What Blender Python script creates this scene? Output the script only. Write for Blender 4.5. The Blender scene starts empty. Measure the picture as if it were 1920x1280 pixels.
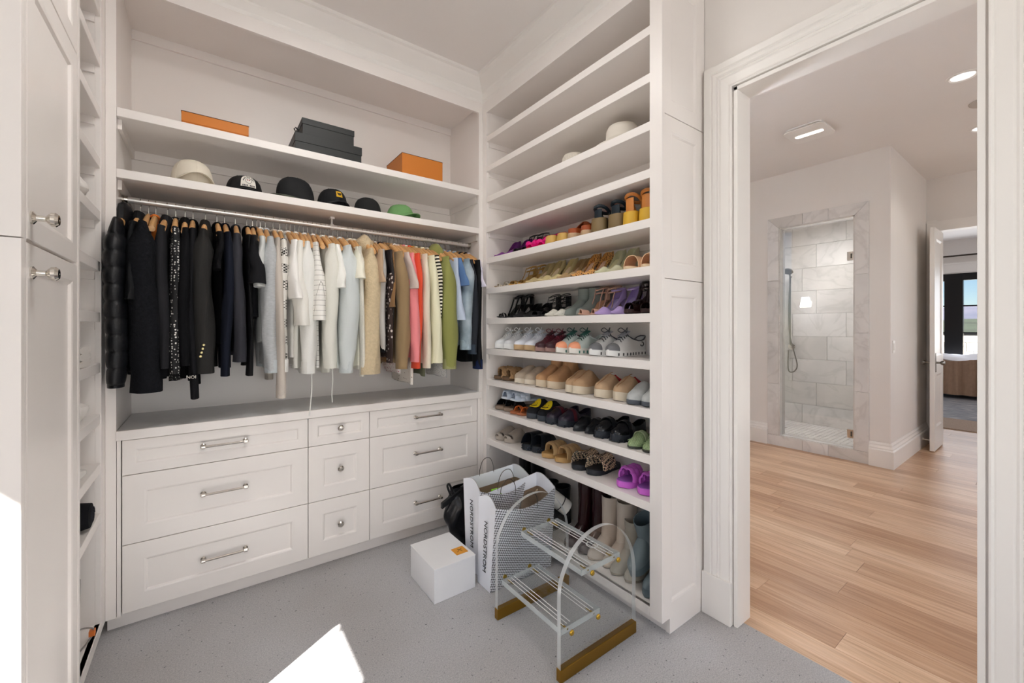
import bpy, bmesh, math, random
from math import sin, cos, pi, radians, sqrt
from mathutils import Vector, Matrix
random.seed(7)
S = bpy.context.scene
C = S.collection

# ------------------------------------------------------------------ camera
cam_d = bpy.data.cameras.new('camera'); cam = bpy.data.objects.new('camera', cam_d); C.objects.link(cam)
cam.location = (0, 0, 1.38); cam.rotation_euler = (radians(90), 0, radians(-36.29))
cam_d.sensor_width = 36; cam_d.lens = 36 * 779 / 1920; cam_d.shift_y = -27 / 1920
cam_d.clip_start = .02; cam_d.clip_end = 3000
S.camera = cam

# ------------------------------------------------------------------ sky, sun, daylight, exposure
W = bpy.data.worlds.new('world'); S.world = W; W.use_nodes = True
wn = W.node_tree.nodes; wl = W.node_tree.links; wn.clear()
sky = wn.new('ShaderNodeTexSky'); sky.sky_type = 'NISHITA'; sky.sun_disc = False
sky.sun_elevation = radians(43); sky.sun_rotation = radians(-121); sky.air_density = 1.0; sky.dust_density = 0.1; sky.ozone_density = 5.0; sky.altitude = 1500
bg = wn.new('ShaderNodeBackground'); bg.inputs[1].default_value = .17
wo = wn.new('ShaderNodeOutputWorld'); wl.new(sky.outputs[0], bg.inputs[0]); wl.new(bg.outputs[0], wo.inputs[0])

def lamp(name, kind, loc, rot, energy, color=(1, 1, 1), **kw):
    d = bpy.data.lights.new(name, kind); d.energy = energy; d.color = color
    for k, v in kw.items(): setattr(d, k, v)
    o = bpy.data.objects.new(name, d); C.objects.link(o); o.location = loc
    o.rotation_euler = rot
    return o
SUN = Vector((.86, .51, -.95))
lamp('sun', 'SUN', (-6, -4, 8), SUN.to_track_quat('-Z', 'Y').to_euler(), 55, (1, .97, .92), angle=radians(.5))
# added closet fill lamps, then daylight at the bathroom and bedroom windows
lamp('closet_back_fill', 'AREA', (.1, -4.95, 1.27), (radians(90), 0, 0), 56, (1, 1, 1), shape='RECTANGLE', size=3.0, size_y=2.3)  # fill lamp added behind the camera to light the closet from the front
lamp('closet_side_fill', 'AREA', (-1.98, -1.2, 1.6), (0, radians(-90), 0), 11, (1, 1, 1), shape='RECTANGLE', size=1.6, size_y=3.6)  # fill lamp added along the left wall to brighten the shoe side
lamp('closet_fill_point', 'POINT', (.1, -.7, 2.5), (0, 0, 0), 10, (1, .99, .98), shadow_soft_size=.16)  # point lamp added out of view to brighten walls and ceiling
lamp('closet_fill_disk', 'AREA', (.55, 1.5, 3.085), (0, 0, 0), 14, (1, .99, .98), shape='DISK', size=.5)  # disk lamp added above the view to brighten the alcove
lamp('bath_window_daylight', 'AREA', (4.6, -2.35, 1.7), (radians(90), 0, 0), 28, (.94, .97, 1), shape='RECTANGLE', size=2.2, size_y=1.8)
lamp('bedroom_window_daylight', 'AREA', (13.8, 0, 1.5), (0, radians(90), 0), 110, (.93, .96, 1), shape='RECTANGLE', size=2.2, size_y=5)
S.cycles.transparent_max_bounces = 24; S.cycles.max_bounces = 12; S.cycles.diffuse_bounces = 8; S.cycles.caustics_reflective = False; S.cycles.caustics_refractive = False
vs = S.view_settings
S.display_settings.display_device = 'sRGB'
vs.view_transform = 'Standard'; vs.look = 'None'; vs.gamma = 1.0; vs.use_curve_mapping = False; vs.exposure = -0.2

# ------------------------------------------------------------------ helpers
def lin(c):
    if isinstance(c, str):
        c = tuple(int(c[i:i + 2], 16) / 255 for i in (0, 2, 4))
    return tuple(((x / 12.92) if x <= .04045 else ((x + .055) / 1.055) ** 2.4) for x in c)

MATS = {}
def mat(name, col='cccccc', rough=.5, metal=0.0, var=0.0, vscale=30.0, bump=0.0, bscale=200.0, col2=None, trans=0.0, coat=0.0,
        emit=0.0, sheen=0.0, objvar=0.0, stretch=None, ior=1.45, spec=.5):
    if name in MATS: return MATS[name]
    m = bpy.data.materials.new(name); m.use_nodes = True; nt = m.node_tree; b = nt.nodes['Principled BSDF']
    c = lin(col) + (1,)
    b.inputs['Base Color'].default_value = c
    b.inputs['Roughness'].default_value = rough; b.inputs['Metallic'].default_value = metal
    b.inputs['Transmission Weight'].default_value = trans; b.inputs['Coat Weight'].default_value = coat
    b.inputs['Sheen Weight'].default_value = sheen; b.inputs['IOR'].default_value = ior
    b.inputs['Specular IOR Level'].default_value = spec
    if emit:
        b.inputs['Emission Color'].default_value = c; b.inputs['Emission Strength'].default_value = emit
    tc = None
    def coord(sc):
        nonlocal tc
        if tc is None: tc = nt.nodes.new('ShaderNodeTexCoord')
        if stretch:
            mp = nt.nodes.new('ShaderNodeMapping'); mp.inputs['Scale'].default_value = stretch
            nt.links.new(tc.outputs['Object'], mp.inputs[0]); return mp.outputs[0]
        return tc.outputs['Object']
    last = None
    if var or col2:
        n = nt.nodes.new('ShaderNodeTexNoise'); n.inputs['Scale'].default_value = vscale; n.inputs['Detail'].default_value = 4
        nt.links.new(coord(vscale), n.inputs['Vector'])
        r = nt.nodes.new('ShaderNodeValToRGB'); r.color_ramp.elements[0].position = .3; r.color_ramp.elements[1].position = .7
        a = tuple(x * (1 - var) for x in c[:3]) + (1,)
        r.color_ramp.elements[0].color = a; r.color_ramp.elements[1].color = (lin(col2) + (1,)) if col2 else tuple(min(1, x * (1 + var)) for x in c[:3]) + (1,)
        nt.links.new(n.outputs['Fac'], r.inputs[0]); last = r.outputs[0]
    if objvar:
        oi = nt.nodes.new('ShaderNodeObjectInfo'); hs = nt.nodes.new('ShaderNodeHueSaturation')
        mr = nt.nodes.new('ShaderNodeMapRange'); mr.inputs[3].default_value = 1 - objvar; mr.inputs[4].default_value = 1 + objvar
        nt.links.new(oi.outputs['Random'], mr.inputs[0]); nt.links.new(mr.outputs[0], hs.inputs['Value'])
        if last: nt.links.new(last, hs.inputs['Color'])
        else: hs.inputs['Color'].default_value = c
        last = hs.outputs[0]
    if last: nt.links.new(last, b.inputs['Base Color'])
    if bump:
        n2 = nt.nodes.new('ShaderNodeTexNoise'); n2.inputs['Scale'].default_value = bscale; n2.inputs['Detail'].default_value = 3
        nt.links.new(coord(bscale), n2.inputs['Vector'])
        bp = nt.nodes.new('ShaderNodeBump'); bp.inputs['Strength'].default_value = bump; bp.inputs['Distance'].default_value = .004
        nt.links.new(n2.outputs['Fac'], bp.inputs['Height']); nt.links.new(bp.outputs[0], b.inputs['Normal'])
    MATS[name] = m
    return m

def tag(o, label=None, cat=None, group=None, kind=None):
    if label: o['label'] = label
    if cat: o['category'] = cat
    if group: o['group'] = group
    if kind: o['kind'] = kind
    return o

def empty(name, loc=(0, 0, 0), rz=0.0):
    o = bpy.data.objects.new(name, None); C.objects.link(o); o.location = loc; o.rotation_euler = (0, 0, rz)
    o.empty_display_size = .05
    return o

class MB:
    def __init__(s): s.v = []; s.f = []; s.m = []; s.mi = 0
    def _add(s, vs, fs):
        n = len(s.v); s.v += [tuple(p) for p in vs]; s.f += [tuple(i + n for i in q) for q in fs]; s.m += [s.mi] * len(fs); return s
    def box(s, x0, x1, y0, y1, z0, z1):
        return s._add([(x0,y0,z0),(x1,y0,z0),(x1,y1,z0),(x0,y1,z0),(x0,y0,z1),(x1,y0,z1),(x1,y1,z1),(x0,y1,z1)],
                      [(0,3,2,1),(4,5,6,7),(0,1,5,4),(1,2,6,5),(2,3,7,6),(3,0,4,7)])
    def loft(s, rings, closed=True, cap0=True, cap1=True):
        n = len(rings[0]); vs = [p for r in rings for p in r]; fs = []
        for i in range(len(rings) - 1):
            for j in range(n if closed else n - 1):
                a = i * n + j; b = i * n + (j + 1) % n
                fs.append((a, b, b + n, a + n))
        if closed and cap0: fs.append(tuple(range(n - 1, -1, -1)))
        if closed and cap1: fs.append(tuple((len(rings) - 1) * n + j for j in range(n)))
        return s._add(vs, fs)
    def prism(s, poly, fn, a, b):
        return s.loft([[fn(u, v, a) for u, v in poly], [fn(u, v, b) for u, v in poly]])
    def lathe(s, prof, n=20, c=(0, 0, 0), axis='z', cap=True):
        rings = []
        for r, h in prof:
            ring = []
            for k in range(n):
                t = 2 * pi * k / n; u, v = r * cos(t), r * sin(t)
                p = {'z': (u, v, h), 'x': (h, u, v), 'y': (v, h, u)}[axis]
                ring.append((c[0] + p[0], c[1] + p[1], c[2] + p[2]))
            rings.append(ring)
        return s.loft(rings, cap0=cap, cap1=cap)
    def tube(s, pts, r=.004, n=8, closed=False, cr=0):
        P = [Vector(p) for p in pts]
        if cr:   # round the path off with a Catmull-Rom curve
            Q = []
            for i in range(len(P) - 1):
                p0, p1, p2, p3 = P[max(i - 1, 0)], P[i], P[i + 1], P[min(i + 2, len(P) - 1)]
                for k in range(cr):
                    t = k / cr; Q.append(.5 * (2 * p1 + (p2 - p0) * t + (2 * p0 - 5 * p1 + 4 * p2 - p3) * t * t + (3 * p1 - p0 - 3 * p2 + p3) * t ** 3))
            P = Q + [P[-1]]
        N = len(P); rings = []; up = None
        for i in range(N):
            a = P[i - 1] if (i or closed) else P[0]; b = P[(i + 1) % N] if (i < N - 1 or closed) else P[-1]
            t = (b - a).normalized() if (b - a).length > 1e-9 else Vector((0, 0, 1))
            if up is None:
                up = Vector((0, 0, 1)) if abs(t.z) < .9 else Vector((1, 0, 0))
            u = (up - t * up.dot(t))
            u = u.normalized() if u.length > 1e-6 else t.orthogonal().normalized()
            up = u; w = t.cross(u); rr = r[i] if isinstance(r, (list, tuple)) else r
            rings.append([tuple(P[i] + u * rr * cos(2*pi*k/n) + w * rr * sin(2*pi*k/n)) for k in range(n)])
        if closed: rings.append(rings[0]); return s.loft(rings, cap0=False, cap1=False)
        return s.loft(rings)
    def grid(s, fn, nu, nv):
        vs = [fn(i / nu, j / nv) for i in range(nu + 1) for j in range(nv + 1)]
        fs = [(i*(nv+1)+j, (i+1)*(nv+1)+j, (i+1)*(nv+1)+j+1, i*(nv+1)+j+1) for i in range(nu) for j in range(nv)]
        return s._add(vs, fs)
    def xf(s, M):
        s.v = [tuple(M @ Vector(p)) for p in s.v]; return s
    def mesh(s, name, smooth=False, bevel=0.0, solid=0.0, seg=2, angle=35, weld=False):
        me = bpy.data.meshes.new(name); bm = bmesh.new()
        V = [bm.verts.new(p) for p in s.v]
        for q, mi in zip(s.f, s.m):
            q = list(dict.fromkeys(q))
            if len(q) < 3: continue
            try: fc = bm.faces.new([V[i] for i in q]); fc.material_index = mi
            except ValueError: pass
        if weld: bmesh.ops.remove_doubles(bm, verts=bm.verts, dist=1e-5)
        bmesh.ops.recalc_face_normals(bm, faces=bm.faces)
        if solid:
            bmesh.ops.solidify(bm, geom=bm.faces[:], thickness=solid)
        if bevel:
            es = [e for e in bm.edges if len(e.link_faces) == 2 and e.calc_face_angle(0) > .6]
            bmesh.ops.bevel(bm, geom=es, offset=bevel, segments=seg, profile=.5, affect='EDGES', clamp_overlap=True)
        bm.to_mesh(me); bm.free()
        if smooth:
            me.polygons.foreach_set('use_smooth', [True] * len(me.polygons)); me.set_sharp_from_angle(angle=radians(angle))
        return me
    def build(s, name, m, parent=None, loc=None, **kw):
        me = s.mesh(name, **kw)
        for x in (m if isinstance(m, (list, tuple)) else [m]): me.materials.append(x)
        o = bpy.data.objects.new(name, me); C.objects.link(o)
        if parent: o.parent = parent
        if loc: o.location = loc
        return o

def inst(name, me, parent=None, loc=(0, 0, 0), rot=(0, 0, 0), sc=(1, 1, 1)):
    o = bpy.data.objects.new(name, me); C.objects.link(o); o.parent = parent; o.location = loc; o.rotation_euler = rot; o.scale = sc
    return o
def copy_tree(o, parent=None):
    c = o.copy(); C.objects.link(c); c.parent = parent
    for ch in list(o.children): copy_tree(ch, c)
    return c
def bx(*a): return MB().box(*a)
def shaker(w, h, border=.055, dep=.008, slope=.012, th=.02):
    """door or drawer front in the xz plane, face towards -y, origin at its lower left, recessed centre panel"""
    m = MB(); b = border; q = b + slope
    def rect(i, y): return [(i, y, i), (w - i, y, i), (w - i, y, h - i), (i, y, h - i)]
    r = [rect(0, th), rect(0, .0015), rect(.0015, 0), rect(b, 0), rect(q * .55 + b * .45, dep * .25), rect(q, dep)]
    m.loft(r)
    return m

# ------------------------------------------------------------------ materials
paint = mat('cabinet_paint', 'e9e4e0', .33, var=.01, vscale=3)
wallm = mat('wall_paint', 'e7e3df', .6, var=.012, vscale=2, bump=.04, bscale=260)
ceilm = mat('ceiling_paint', 'e9e5e2', .7, var=.01, vscale=2)
trimm = mat('trim_paint', 'ece9e5', .35, var=.01, vscale=3)
chrome = mat('polished_nickel', 'd9d4cc', .12, 1)
brass = mat('brass', 'a27a30', .34, 1)
counterm = mat('counter_laminate', 'e2e1e1', .32, var=.02, vscale=20)
darkgap = mat('shadow_gap', '6d645d', .8)
# ------------------------------------------------------------------ special surface materials
def nodes_mat(name, rough):
    m = bpy.data.materials.new(name); m.use_nodes = True; nt = m.node_tree
    b = nt.nodes['Principled BSDF']; b.inputs['Roughness'].default_value = rough
    tc = nt.nodes.new('ShaderNodeTexCoord'); MATS[name] = m
    return m, nt, b, tc
def N(nt, t, **kw):
    n = nt.nodes.new(t)
    for k, v in kw.items():
        if k in n.inputs: n.inputs[k].default_value = v
        else: setattr(n, k, v)
    return n
def ramp(nt, fac, *stops):
    r = nt.nodes.new('ShaderNodeValToRGB'); e = r.color_ramp.elements
    while len(e) < len(stops): e.new(.5)
    for q, (p, c) in zip(e, stops): q.position = p; q.color = lin(c) + (1,)
    nt.links.new(fac, r.inputs[0]); return r.outputs[0]
def mix(nt, fac, a, b, mode='MIX'):
    m = nt.nodes.new('ShaderNodeMix'); m.data_type = 'RGBA'; m.blend_type = mode
    if isinstance(fac, float): m.inputs[0].default_value = fac
    else: nt.links.new(fac, m.inputs[0])
    for i, x in ((6, a), (7, b)):
        if isinstance(x, str): m.inputs[i].default_value = lin(x) + (1,)
        else: nt.links.new(x, m.inputs[i])
    return m.outputs[2]

carpet, nt, b, tc = nodes_mat('carpet', .95)
n1 = N(nt, 'ShaderNodeTexNoise', Scale=190.0, Detail=3.0); nt.links.new(tc.outputs['Object'], n1.inputs[0])
n2 = N(nt, 'ShaderNodeTexNoise', Scale=70.0, Detail=2.0); nt.links.new(tc.outputs['Object'], n2.inputs[0])
n3 = N(nt, 'ShaderNodeTexNoise', Scale=1.4, Detail=2.0); nt.links.new(tc.outputs['Object'], n3.inputs[0])
base = ramp(nt, n1.outputs[0], (.28, 'a3a4a8'), (.72, 'c6c6c8'))
speck = ramp(nt, n2.outputs[0], (.26, '9a9a9c'), (.34, 'ffffff'))
big = ramp(nt, n3.outputs[0], (.35, 'f0ede9'), (.65, 'ffffff'))
c1 = mix(nt, .9, base, speck, 'MULTIPLY'); c2 = mix(nt, 1.0, c1, big, 'MULTIPLY'); nt.links.new(c2, b.inputs['Base Color'])
bp = N(nt, 'ShaderNodeBump', Strength=.5, Distance=.004); nt.links.new(n1.outputs[0], bp.inputs['Height']); nt.links.new(bp.outputs[0], b.inputs['Normal'])

wood, nt, b, tc = nodes_mat('oak_floor', .34)
oi = N(nt, 'ShaderNodeObjectInfo')
mp = N(nt, 'ShaderNodeMapping'); mp.inputs['Scale'].default_value = (9, .55, 9); nt.links.new(tc.outputs['Object'], mp.inputs[0])
ad = N(nt, 'ShaderNodeVectorMath', operation='MULTIPLY_ADD'); nt.links.new(oi.outputs['Random'], ad.inputs[0]); ad.inputs[1].default_value = (37, 53, 11); nt.links.new(mp.outputs[0], ad.inputs[2])
g1 = N(nt, 'ShaderNodeTexNoise', Scale=2.2, Detail=6.0, Distortion=.6); nt.links.new(ad.outputs[0], g1.inputs[0])
mp2 = N(nt, 'ShaderNodeMapping'); mp2.inputs['Scale'].default_value = (60, 3, 60); nt.links.new(tc.outputs['Object'], mp2.inputs[0])
ad2 = N(nt, 'ShaderNodeVectorMath', operation='MULTIPLY_ADD'); nt.links.new(oi.outputs['Random'], ad2.inputs[0]); ad2.inputs[1].default_value = (17, 23, 31); nt.links.new(mp2.outputs[0], ad2.inputs[2])
g2 = N(nt, 'ShaderNodeTexNoise', Scale=1.5, Detail=3.0); nt.links.new(ad2.outputs[0], g2.inputs[0])
grain = ramp(nt, g1.outputs[0], (.25, 'c6a382'), (.5, 'dcbc9c'), (.75, 'e8cdb2'))
fine = ramp(nt, g2.outputs[0], (.3, 'dcd2ca'), (.6, 'ffffff'))
tone = ramp(nt, oi.outputs['Random'], (0, 'd6c6ba'), (.45, 'efe6e0'), (1, 'ffffff'))
mp3 = N(nt, 'ShaderNodeMapping'); mp3.inputs['Scale'].default_value = (10, 2.2, 10); nt.links.new(tc.outputs['Object'], mp3.inputs[0])
vk = N(nt, 'ShaderNodeTexVoronoi', Scale=1.0); nt.links.new(mp3.outputs[0], vk.inputs[0])
knot = ramp(nt, vk.outputs['Distance'], (.045, '6a4a38'), (.12, 'ffffff'))
cw = mix(nt, .8, grain, fine, 'MULTIPLY'); cw = mix(nt, 1.0, cw, tone, 'MULTIPLY'); cw = mix(nt, .75, cw, knot, 'MULTIPLY')
nt.links.new(cw, b.inputs['Base Color'])

marble, nt, b, tc = nodes_mat('marble', .22)
oi = N(nt, 'ShaderNodeObjectInfo')
ad = N(nt, 'ShaderNodeVectorMath', operation='MULTIPLY_ADD'); nt.links.new(oi.outputs['Random'], ad.inputs[0]); ad.inputs[1].default_value = (37, 53, 71); nt.links.new(tc.outputs['Object'], ad.inputs[2])
m1 = N(nt, 'ShaderNodeTexNoise', Scale=1.7, Detail=7.0, Distortion=1.6); nt.links.new(ad.outputs[0], m1.inputs[0])
m2 = N(nt, 'ShaderNodeTexNoise', Scale=2.5, Detail=4.0); nt.links.new(ad.outputs[0], m2.inputs[0])
vein = ramp(nt, m1.outputs[0], (.455, 'ffffff'), (.495, 'c9c6c4'), (.54, 'ffffff'))
cl = ramp(nt, m2.outputs[0], (.3, 'd9d7d6'), (.7, 'eeecea'))
mo = ramp(nt, oi.outputs['Random'], (0, 'eeece9'), (1, 'ffffff'))
cw = mix(nt, .27, cl, vein, 'MULTIPLY'); cw = mix(nt, 1.0, cw, mo, 'MULTIPLY'); nt.links.new(cw, b.inputs['Base Color'])

def clear_mat(name, tint, refl=.06, rough=.02):
    m = bpy.data.materials.new(name); m.use_nodes = True; nt = m.node_tree; nt.nodes.clear()
    o = nt.nodes.new('ShaderNodeOutputMaterial'); t = nt.nodes.new('ShaderNodeBsdfTransparent'); g = nt.nodes.new('ShaderNodeBsdfGlossy')
    t.inputs[0].default_value = lin(tint) + (1,); g.inputs['Roughness'].default_value = rough
    f = nt.nodes.new('ShaderNodeLayerWeight'); pw_ = nt.nodes.new('ShaderNodeMath'); pw_.operation = 'POWER'; pw_.inputs[1].default_value = 5
    nt.links.new(f.outputs['Facing'], pw_.inputs[0]); ma = nt.nodes.new('ShaderNodeMath'); ma.operation = 'MULTIPLY_ADD'; ma.inputs[1].default_value = .9; ma.inputs[2].default_value = refl
    nt.links.new(pw_.outputs[0], ma.inputs[0]); f = ma
    x = nt.nodes.new('ShaderNodeMixShader'); nt.links.new(f.outputs[0], x.inputs[0]); nt.links.new(t.outputs[0], x.inputs[1]); nt.links.new(g.outputs[0], x.inputs[2])
    nt.links.new(x.outputs[0], o.inputs[0]); MATS[name] = m
    return m
glassm = clear_mat('clear_glass', 'f1f1f0')
acrylic = clear_mat('clear_acrylic', 'fcfdfd', .05)
def frost_mat(name, tint, f):
    m = clear_mat(name, tint, .1); nt = m.node_tree; o = nt.nodes['Material Output']; src = o.inputs[0].links[0].from_socket
    d = nt.nodes.new('ShaderNodeBsdfDiffuse'); d.inputs[0].default_value = lin('f2f6f7') + (1,); x = nt.nodes.new('ShaderNodeMixShader'); x.inputs[0].default_value = f
    nt.links.new(src, x.inputs[1]); nt.links.new(d.outputs[0], x.inputs[2]); nt.links.new(x.outputs[0], o.inputs[0]); return m
acr_edge = frost_mat('polished_acrylic_edge', 'f4f8f8', .38)

# ------------------------------------------------------------------ dimensions
CZ = 3.15                      # ceiling
YA, XB, XL = 2.56, 1.618, -.365   # faces of the dresser wall, the shoe wall, the left units
YBK, XR = 3.03, 1.97           # back of the alcove, face of the doorway wall
SHELF_Z = [2.749, 2.533, 2.314, 2.099, 1.874, 1.658, 1.443, 1.2265, 1.007, .797, .583, .112]
HDR = 2.925

def struct(name, m, mt, **kw): return tag(m.build(name, mt, **kw), kind='structure')

# ------------------------------------------------------------------ closet shell
YF, WX = -5.0, -2.0
fl = struct('floor_closet', bx(-2.1, 2.02, YF, 3.1, -.04, 0), carpet)
struct('ceiling_closet', bx(-2.1, 2.07, YF - .1, 3.1, CZ, CZ + .05), ceilm)
struct('wall_back', bx(-2.1, 2.07, 3.045, 3.15, 0, CZ), wallm)
w = MB(); w.box(XR, 2.07, .94, 3.05, 0, CZ); w.box(XR, 2.07, YF - .1, .17, 0, CZ); w.box(XR, 2.07, .17, .94, 2.485, CZ)
struct('wall_right', w, wallm)
# wall behind the camera, with a wide window added for the back fill lamp
w = MB(); w.box(-2.1, -1.4, YF - .1, YF, 0, CZ); w.box(1.6, 2.0, YF - .1, YF, 0, CZ); w.box(-1.4, 1.6, YF - .1, YF, 0, .1); w.box(-1.4, 1.6, YF - .1, YF, 2.45, CZ)
struct('wall_front', w, wallm)
wm_ = MB()
for xx in (-1.4, -.4, .55, 1.54): wm_.box(xx, xx + .06, YF - .07, YF - .03, .1, 2.45)
wf = struct('window_added', wm_.box(-1.4, 1.6, YF - .07, YF - .03, .1, .2).box(-1.4, 1.6, YF - .07, YF - .03, 2.38, 2.45), trimm)
# left wall, whose tall window lets the sun in, and an added, wider opening for side fill
WY0, WY1, WZ0, WZ1 = .122, 1.1, .9, 2.85
w = MB(); w.box(WX - .1, WX, YF - .1, -2.9, 0, CZ); w.box(WX - .1, WX, -2.9, -.3, 0, WZ0); w.box(WX - .1, WX, -2.9, -.3, 2.4, CZ); w.box(WX - .1, WX, -.3, WY0, 0, CZ)
w.box(WX - .1, WX, WY1, 3.1, 0, CZ); w.box(WX - .1, WX, WY0, WY1, 0, WZ0); w.box(WX - .1, WX, WY0, WY1, WZ1, CZ)
struct('wall_left', w, wallm)
# unseen screen outside, keeps the sun out of the added wider opening
struct('wall_sun_screen', MB().box(WX - 2.6, WX - .1, -3.0, -.25, 2.6, 2.7).box(WX - 2.6, WX - .1, -3.0, -2.95, 0, 2.6), trimm)
wf = struct('window_1', bx(WX - .06, WX - .02, WY0, WY1, WZ0, WZ0 + .03), trimm)
bx(WX - .055, WX - .045, .484, .496, WZ0 + .03, WZ1).build('muntin', trimm, wf)
gl = tag(empty('added_globe', (.1, -.7, CZ + .11)), 'white glass globe hanging from the closet ceiling behind the viewer', 'ceiling light')  # unseen globe added around the fill point lamp
MB().lathe([(.07, -.11), (.07, -.13), (.012, -.03), (.012, -.36), (.05, -.38), (.05, -.4)], 20).build('stem', chrome, gl, smooth=True)
MB().lathe([(.05, -.38), (.12, -.41), (.165, -.48), (.17, -.54), (.155, -.61), (.1, -.67), (0, -.69)], 28, cap=False).build('globe', clear_mat('globe_glass', 'fdfbf6'), gl, smooth=True)
pl = tag(empty('added_ceiling_panel', (.55, 1.5, CZ)), 'round white flush ceiling light over the closet floor', 'ceiling light')  # unseen glowing fixture added above the fill disk lamp
MB().lathe([(.29, 0), (.29, -.045), (.275, -.05), (.262, -.05)], 40, cap=False).build('rim', trimm, pl, smooth=True)
MB().lathe([(.262, -.048), (0, -.052)], 40).build('diffuser', mat('panel_glow', 'fff9f0', emit=4), pl, smooth=True)
# crown moulding along the two cabinet faces, run to the ceiling
crown = [(0, HDR + .075), (.008, HDR + .082), (.012, HDR + .09), (.012, 3.06), (.018, 3.068), (.03, 3.074), (.045, 3.09), (.07, 3.105), (.085, 3.125), (.1, 3.13), (.1, CZ), (0, CZ)]
m = MB(); m.loft([[(x0, YA - d, z) for d, z in crown] for x0 in (XL,)] + [[(XB - d, YA - d, z) for d, z in crown]])
tag(m.build('trim_1', trimm, smooth=True, angle=25), kind='structure')
m = MB(); m.loft([[(XB - d, YA - d, z) for d, z in crown], [(XB - d, 1.085 - d, z) for d, z in crown], [(XR, 1.085 - d, z) for d, z in crown]])
tag(m.build('trim_2', trimm, smooth=True, angle=25), kind='structure')
m = MB(); m.loft([[(XL + d, YA - d, z) for d, z in crown], [(XL + d, 1.525 - d, z) for d, z in crown], [(-1.5, 1.525 - d, z) for d, z in crown]])
tag(m.build('trim_3', trimm, smooth=True, angle=25), kind='structure')

# ------------------------------------------------------------------ doorway to the bathroom
# fluted casing profile: u across (0 at the opening), d out from the wall
cp = [(.006, 0), (.006, .016), (.012, .02), (.018, .016), (.022, .018), (.055, .021), (.062, .018), (.068, .023), (.074, .019), (.08, .024), (.09, .026), (.098, .022), (.104, .028), (.13, .03), (.135, .026), (.135, 0)]
dc = tag(empty('trim_4', (XR, .94, 0)), kind='structure')
m = MB(); m.loft([[(XR - d, .94 + u, z) for u, d in cp] for z in (.02, )] + [[(XR - d, .94 + u, 2.485 + u) for u, d in cp]] + [[(XR - d, .17 - u, 2.485 + u) for u, d in cp]] + [[(XR - d, .17 - u, 0.0) for u, d in cp]])
o = m.build('casing', trimm, dc); o.location = (-XR, -.94, 0)
o = bx(XR - .034, XR, .945, 1.082, 0, .2).build('plinth', trimm, dc, bevel=.002); o.location = (-XR, -.94, 0)
m = MB(); m.box(XR - .012, 2.082, .922, .94, 0, 2.485); m.box(XR - .012, 2.082, .17, .188, 0, 2.485); m.box(XR - .012, 2.082, .17, .94, 2.467, 2.485)
o = m.build('jamb', trimm, dc, bevel=.002); o.location = (-XR, -.94, 0)
m = MB()
for u0, u1, d in ((.0, .135, .018), (.09, .135, .026)):
    m.box(2.07, 2.07 + d, .94 + u0, .94 + u1, 0, 2.485 + u1); m.box(2.07, 2.07 + d, .17 - u1, .17 - u0, 0, 2.485 + u1); m.box(2.07, 2.07 + d, .17, .94, 2.485 + u0, 2.485 + u1)
o = m.build('bath_casing', trimm, dc); o.location = (-XR, -.94, 0)

# ------------------------------------------------------------------ bathroom shell
BW = 5.37                      # shower wall
def planks(parent, x0, x1, ylim, w=.155):
    x = x0; meshes = {}
    while x < x1:
        lo, hi = ylim(x); y = lo - random.uniform(0, 1.2)
        while y < hi:
            L = random.choice((.9, 1.2, 1.5, 1.9))
            a = max(y, lo); e = min(y + L, hi)
            if e - a > .05:
                key = round(e - a, 2)
                if key not in meshes:
                    meshes[key] = bx(0, w - .0012, 0, key - .0012, -.02, 0).mesh('plank'); meshes[key].materials.append(wood)
                o = inst('plank', meshes[key], parent, (x, a, 0))
            y += L
        x += w
fb = struct('floor_bathroom', bx(2.02, 7.1, -2.5, 3.0, -.06, -.021), darkgap)
planks(fb, 2.02, 5.38, lambda x: (-1.2 if x > 3 else -.4, 2.75 if x > 3 else 1.6))
planks(fb, 2.02 + 22 * .155, 7.1, lambda x: (-.9, 1.1))
struct('ceiling_bathroom', bx(2.07, 7.1, -2.5, 3.6, CZ, CZ + .05), ceilm)
w = MB(); w.box(BW, 5.5, 1.08, 1.356, 0, CZ); w.box(BW, 5.5, 2.06, 3.6, 0, CZ); w.box(BW, 5.5, 1.356, 2.06, 2.53, CZ); w.box(BW, 5.5, 1.356, 2.06, 0, .12)
struct('wall_shower', w, wallm)
struct('wall_bath_side', bx(5.5, 7.1, 1.08, 1.2, 0, CZ), wallm)
w = MB(); w.box(6.99, 7.1, .98, 1.08, 0, CZ); w.box(6.99, 7.1, -2.5, -.12, 0, CZ); w.box(6.99, 7.1, -.12, .98, 2.53, CZ)
struct('wall_bath_end', w, wallm)
struct('wall_bath_north', bx(2.07, 5.37, 3.5, 3.6, 0, CZ), wallm)
w = MB(); w.box(2.07, 3.4, -2.55, -2.45, 0, CZ); w.box(5.8, 7.1, -2.55, -2.45, 0, CZ); w.box(3.4, 5.8, -2.55, -2.45, 0, .75); w.box(3.4, 5.8, -2.55, -2.45, 2.6, CZ)
struct('wall_bath_south', w, wallm)
struct('window_3', MB().box(3.4, 3.46, -2.53, -2.47, .75, 2.6).box(5.74, 5.8, -2.53, -2.47, .75, 2.6).box(3.46, 5.74, -2.53, -2.47, .75, .81).box(3.46, 5.74, -2.53, -2.47, 2.54, 2.6), trimm)
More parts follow.
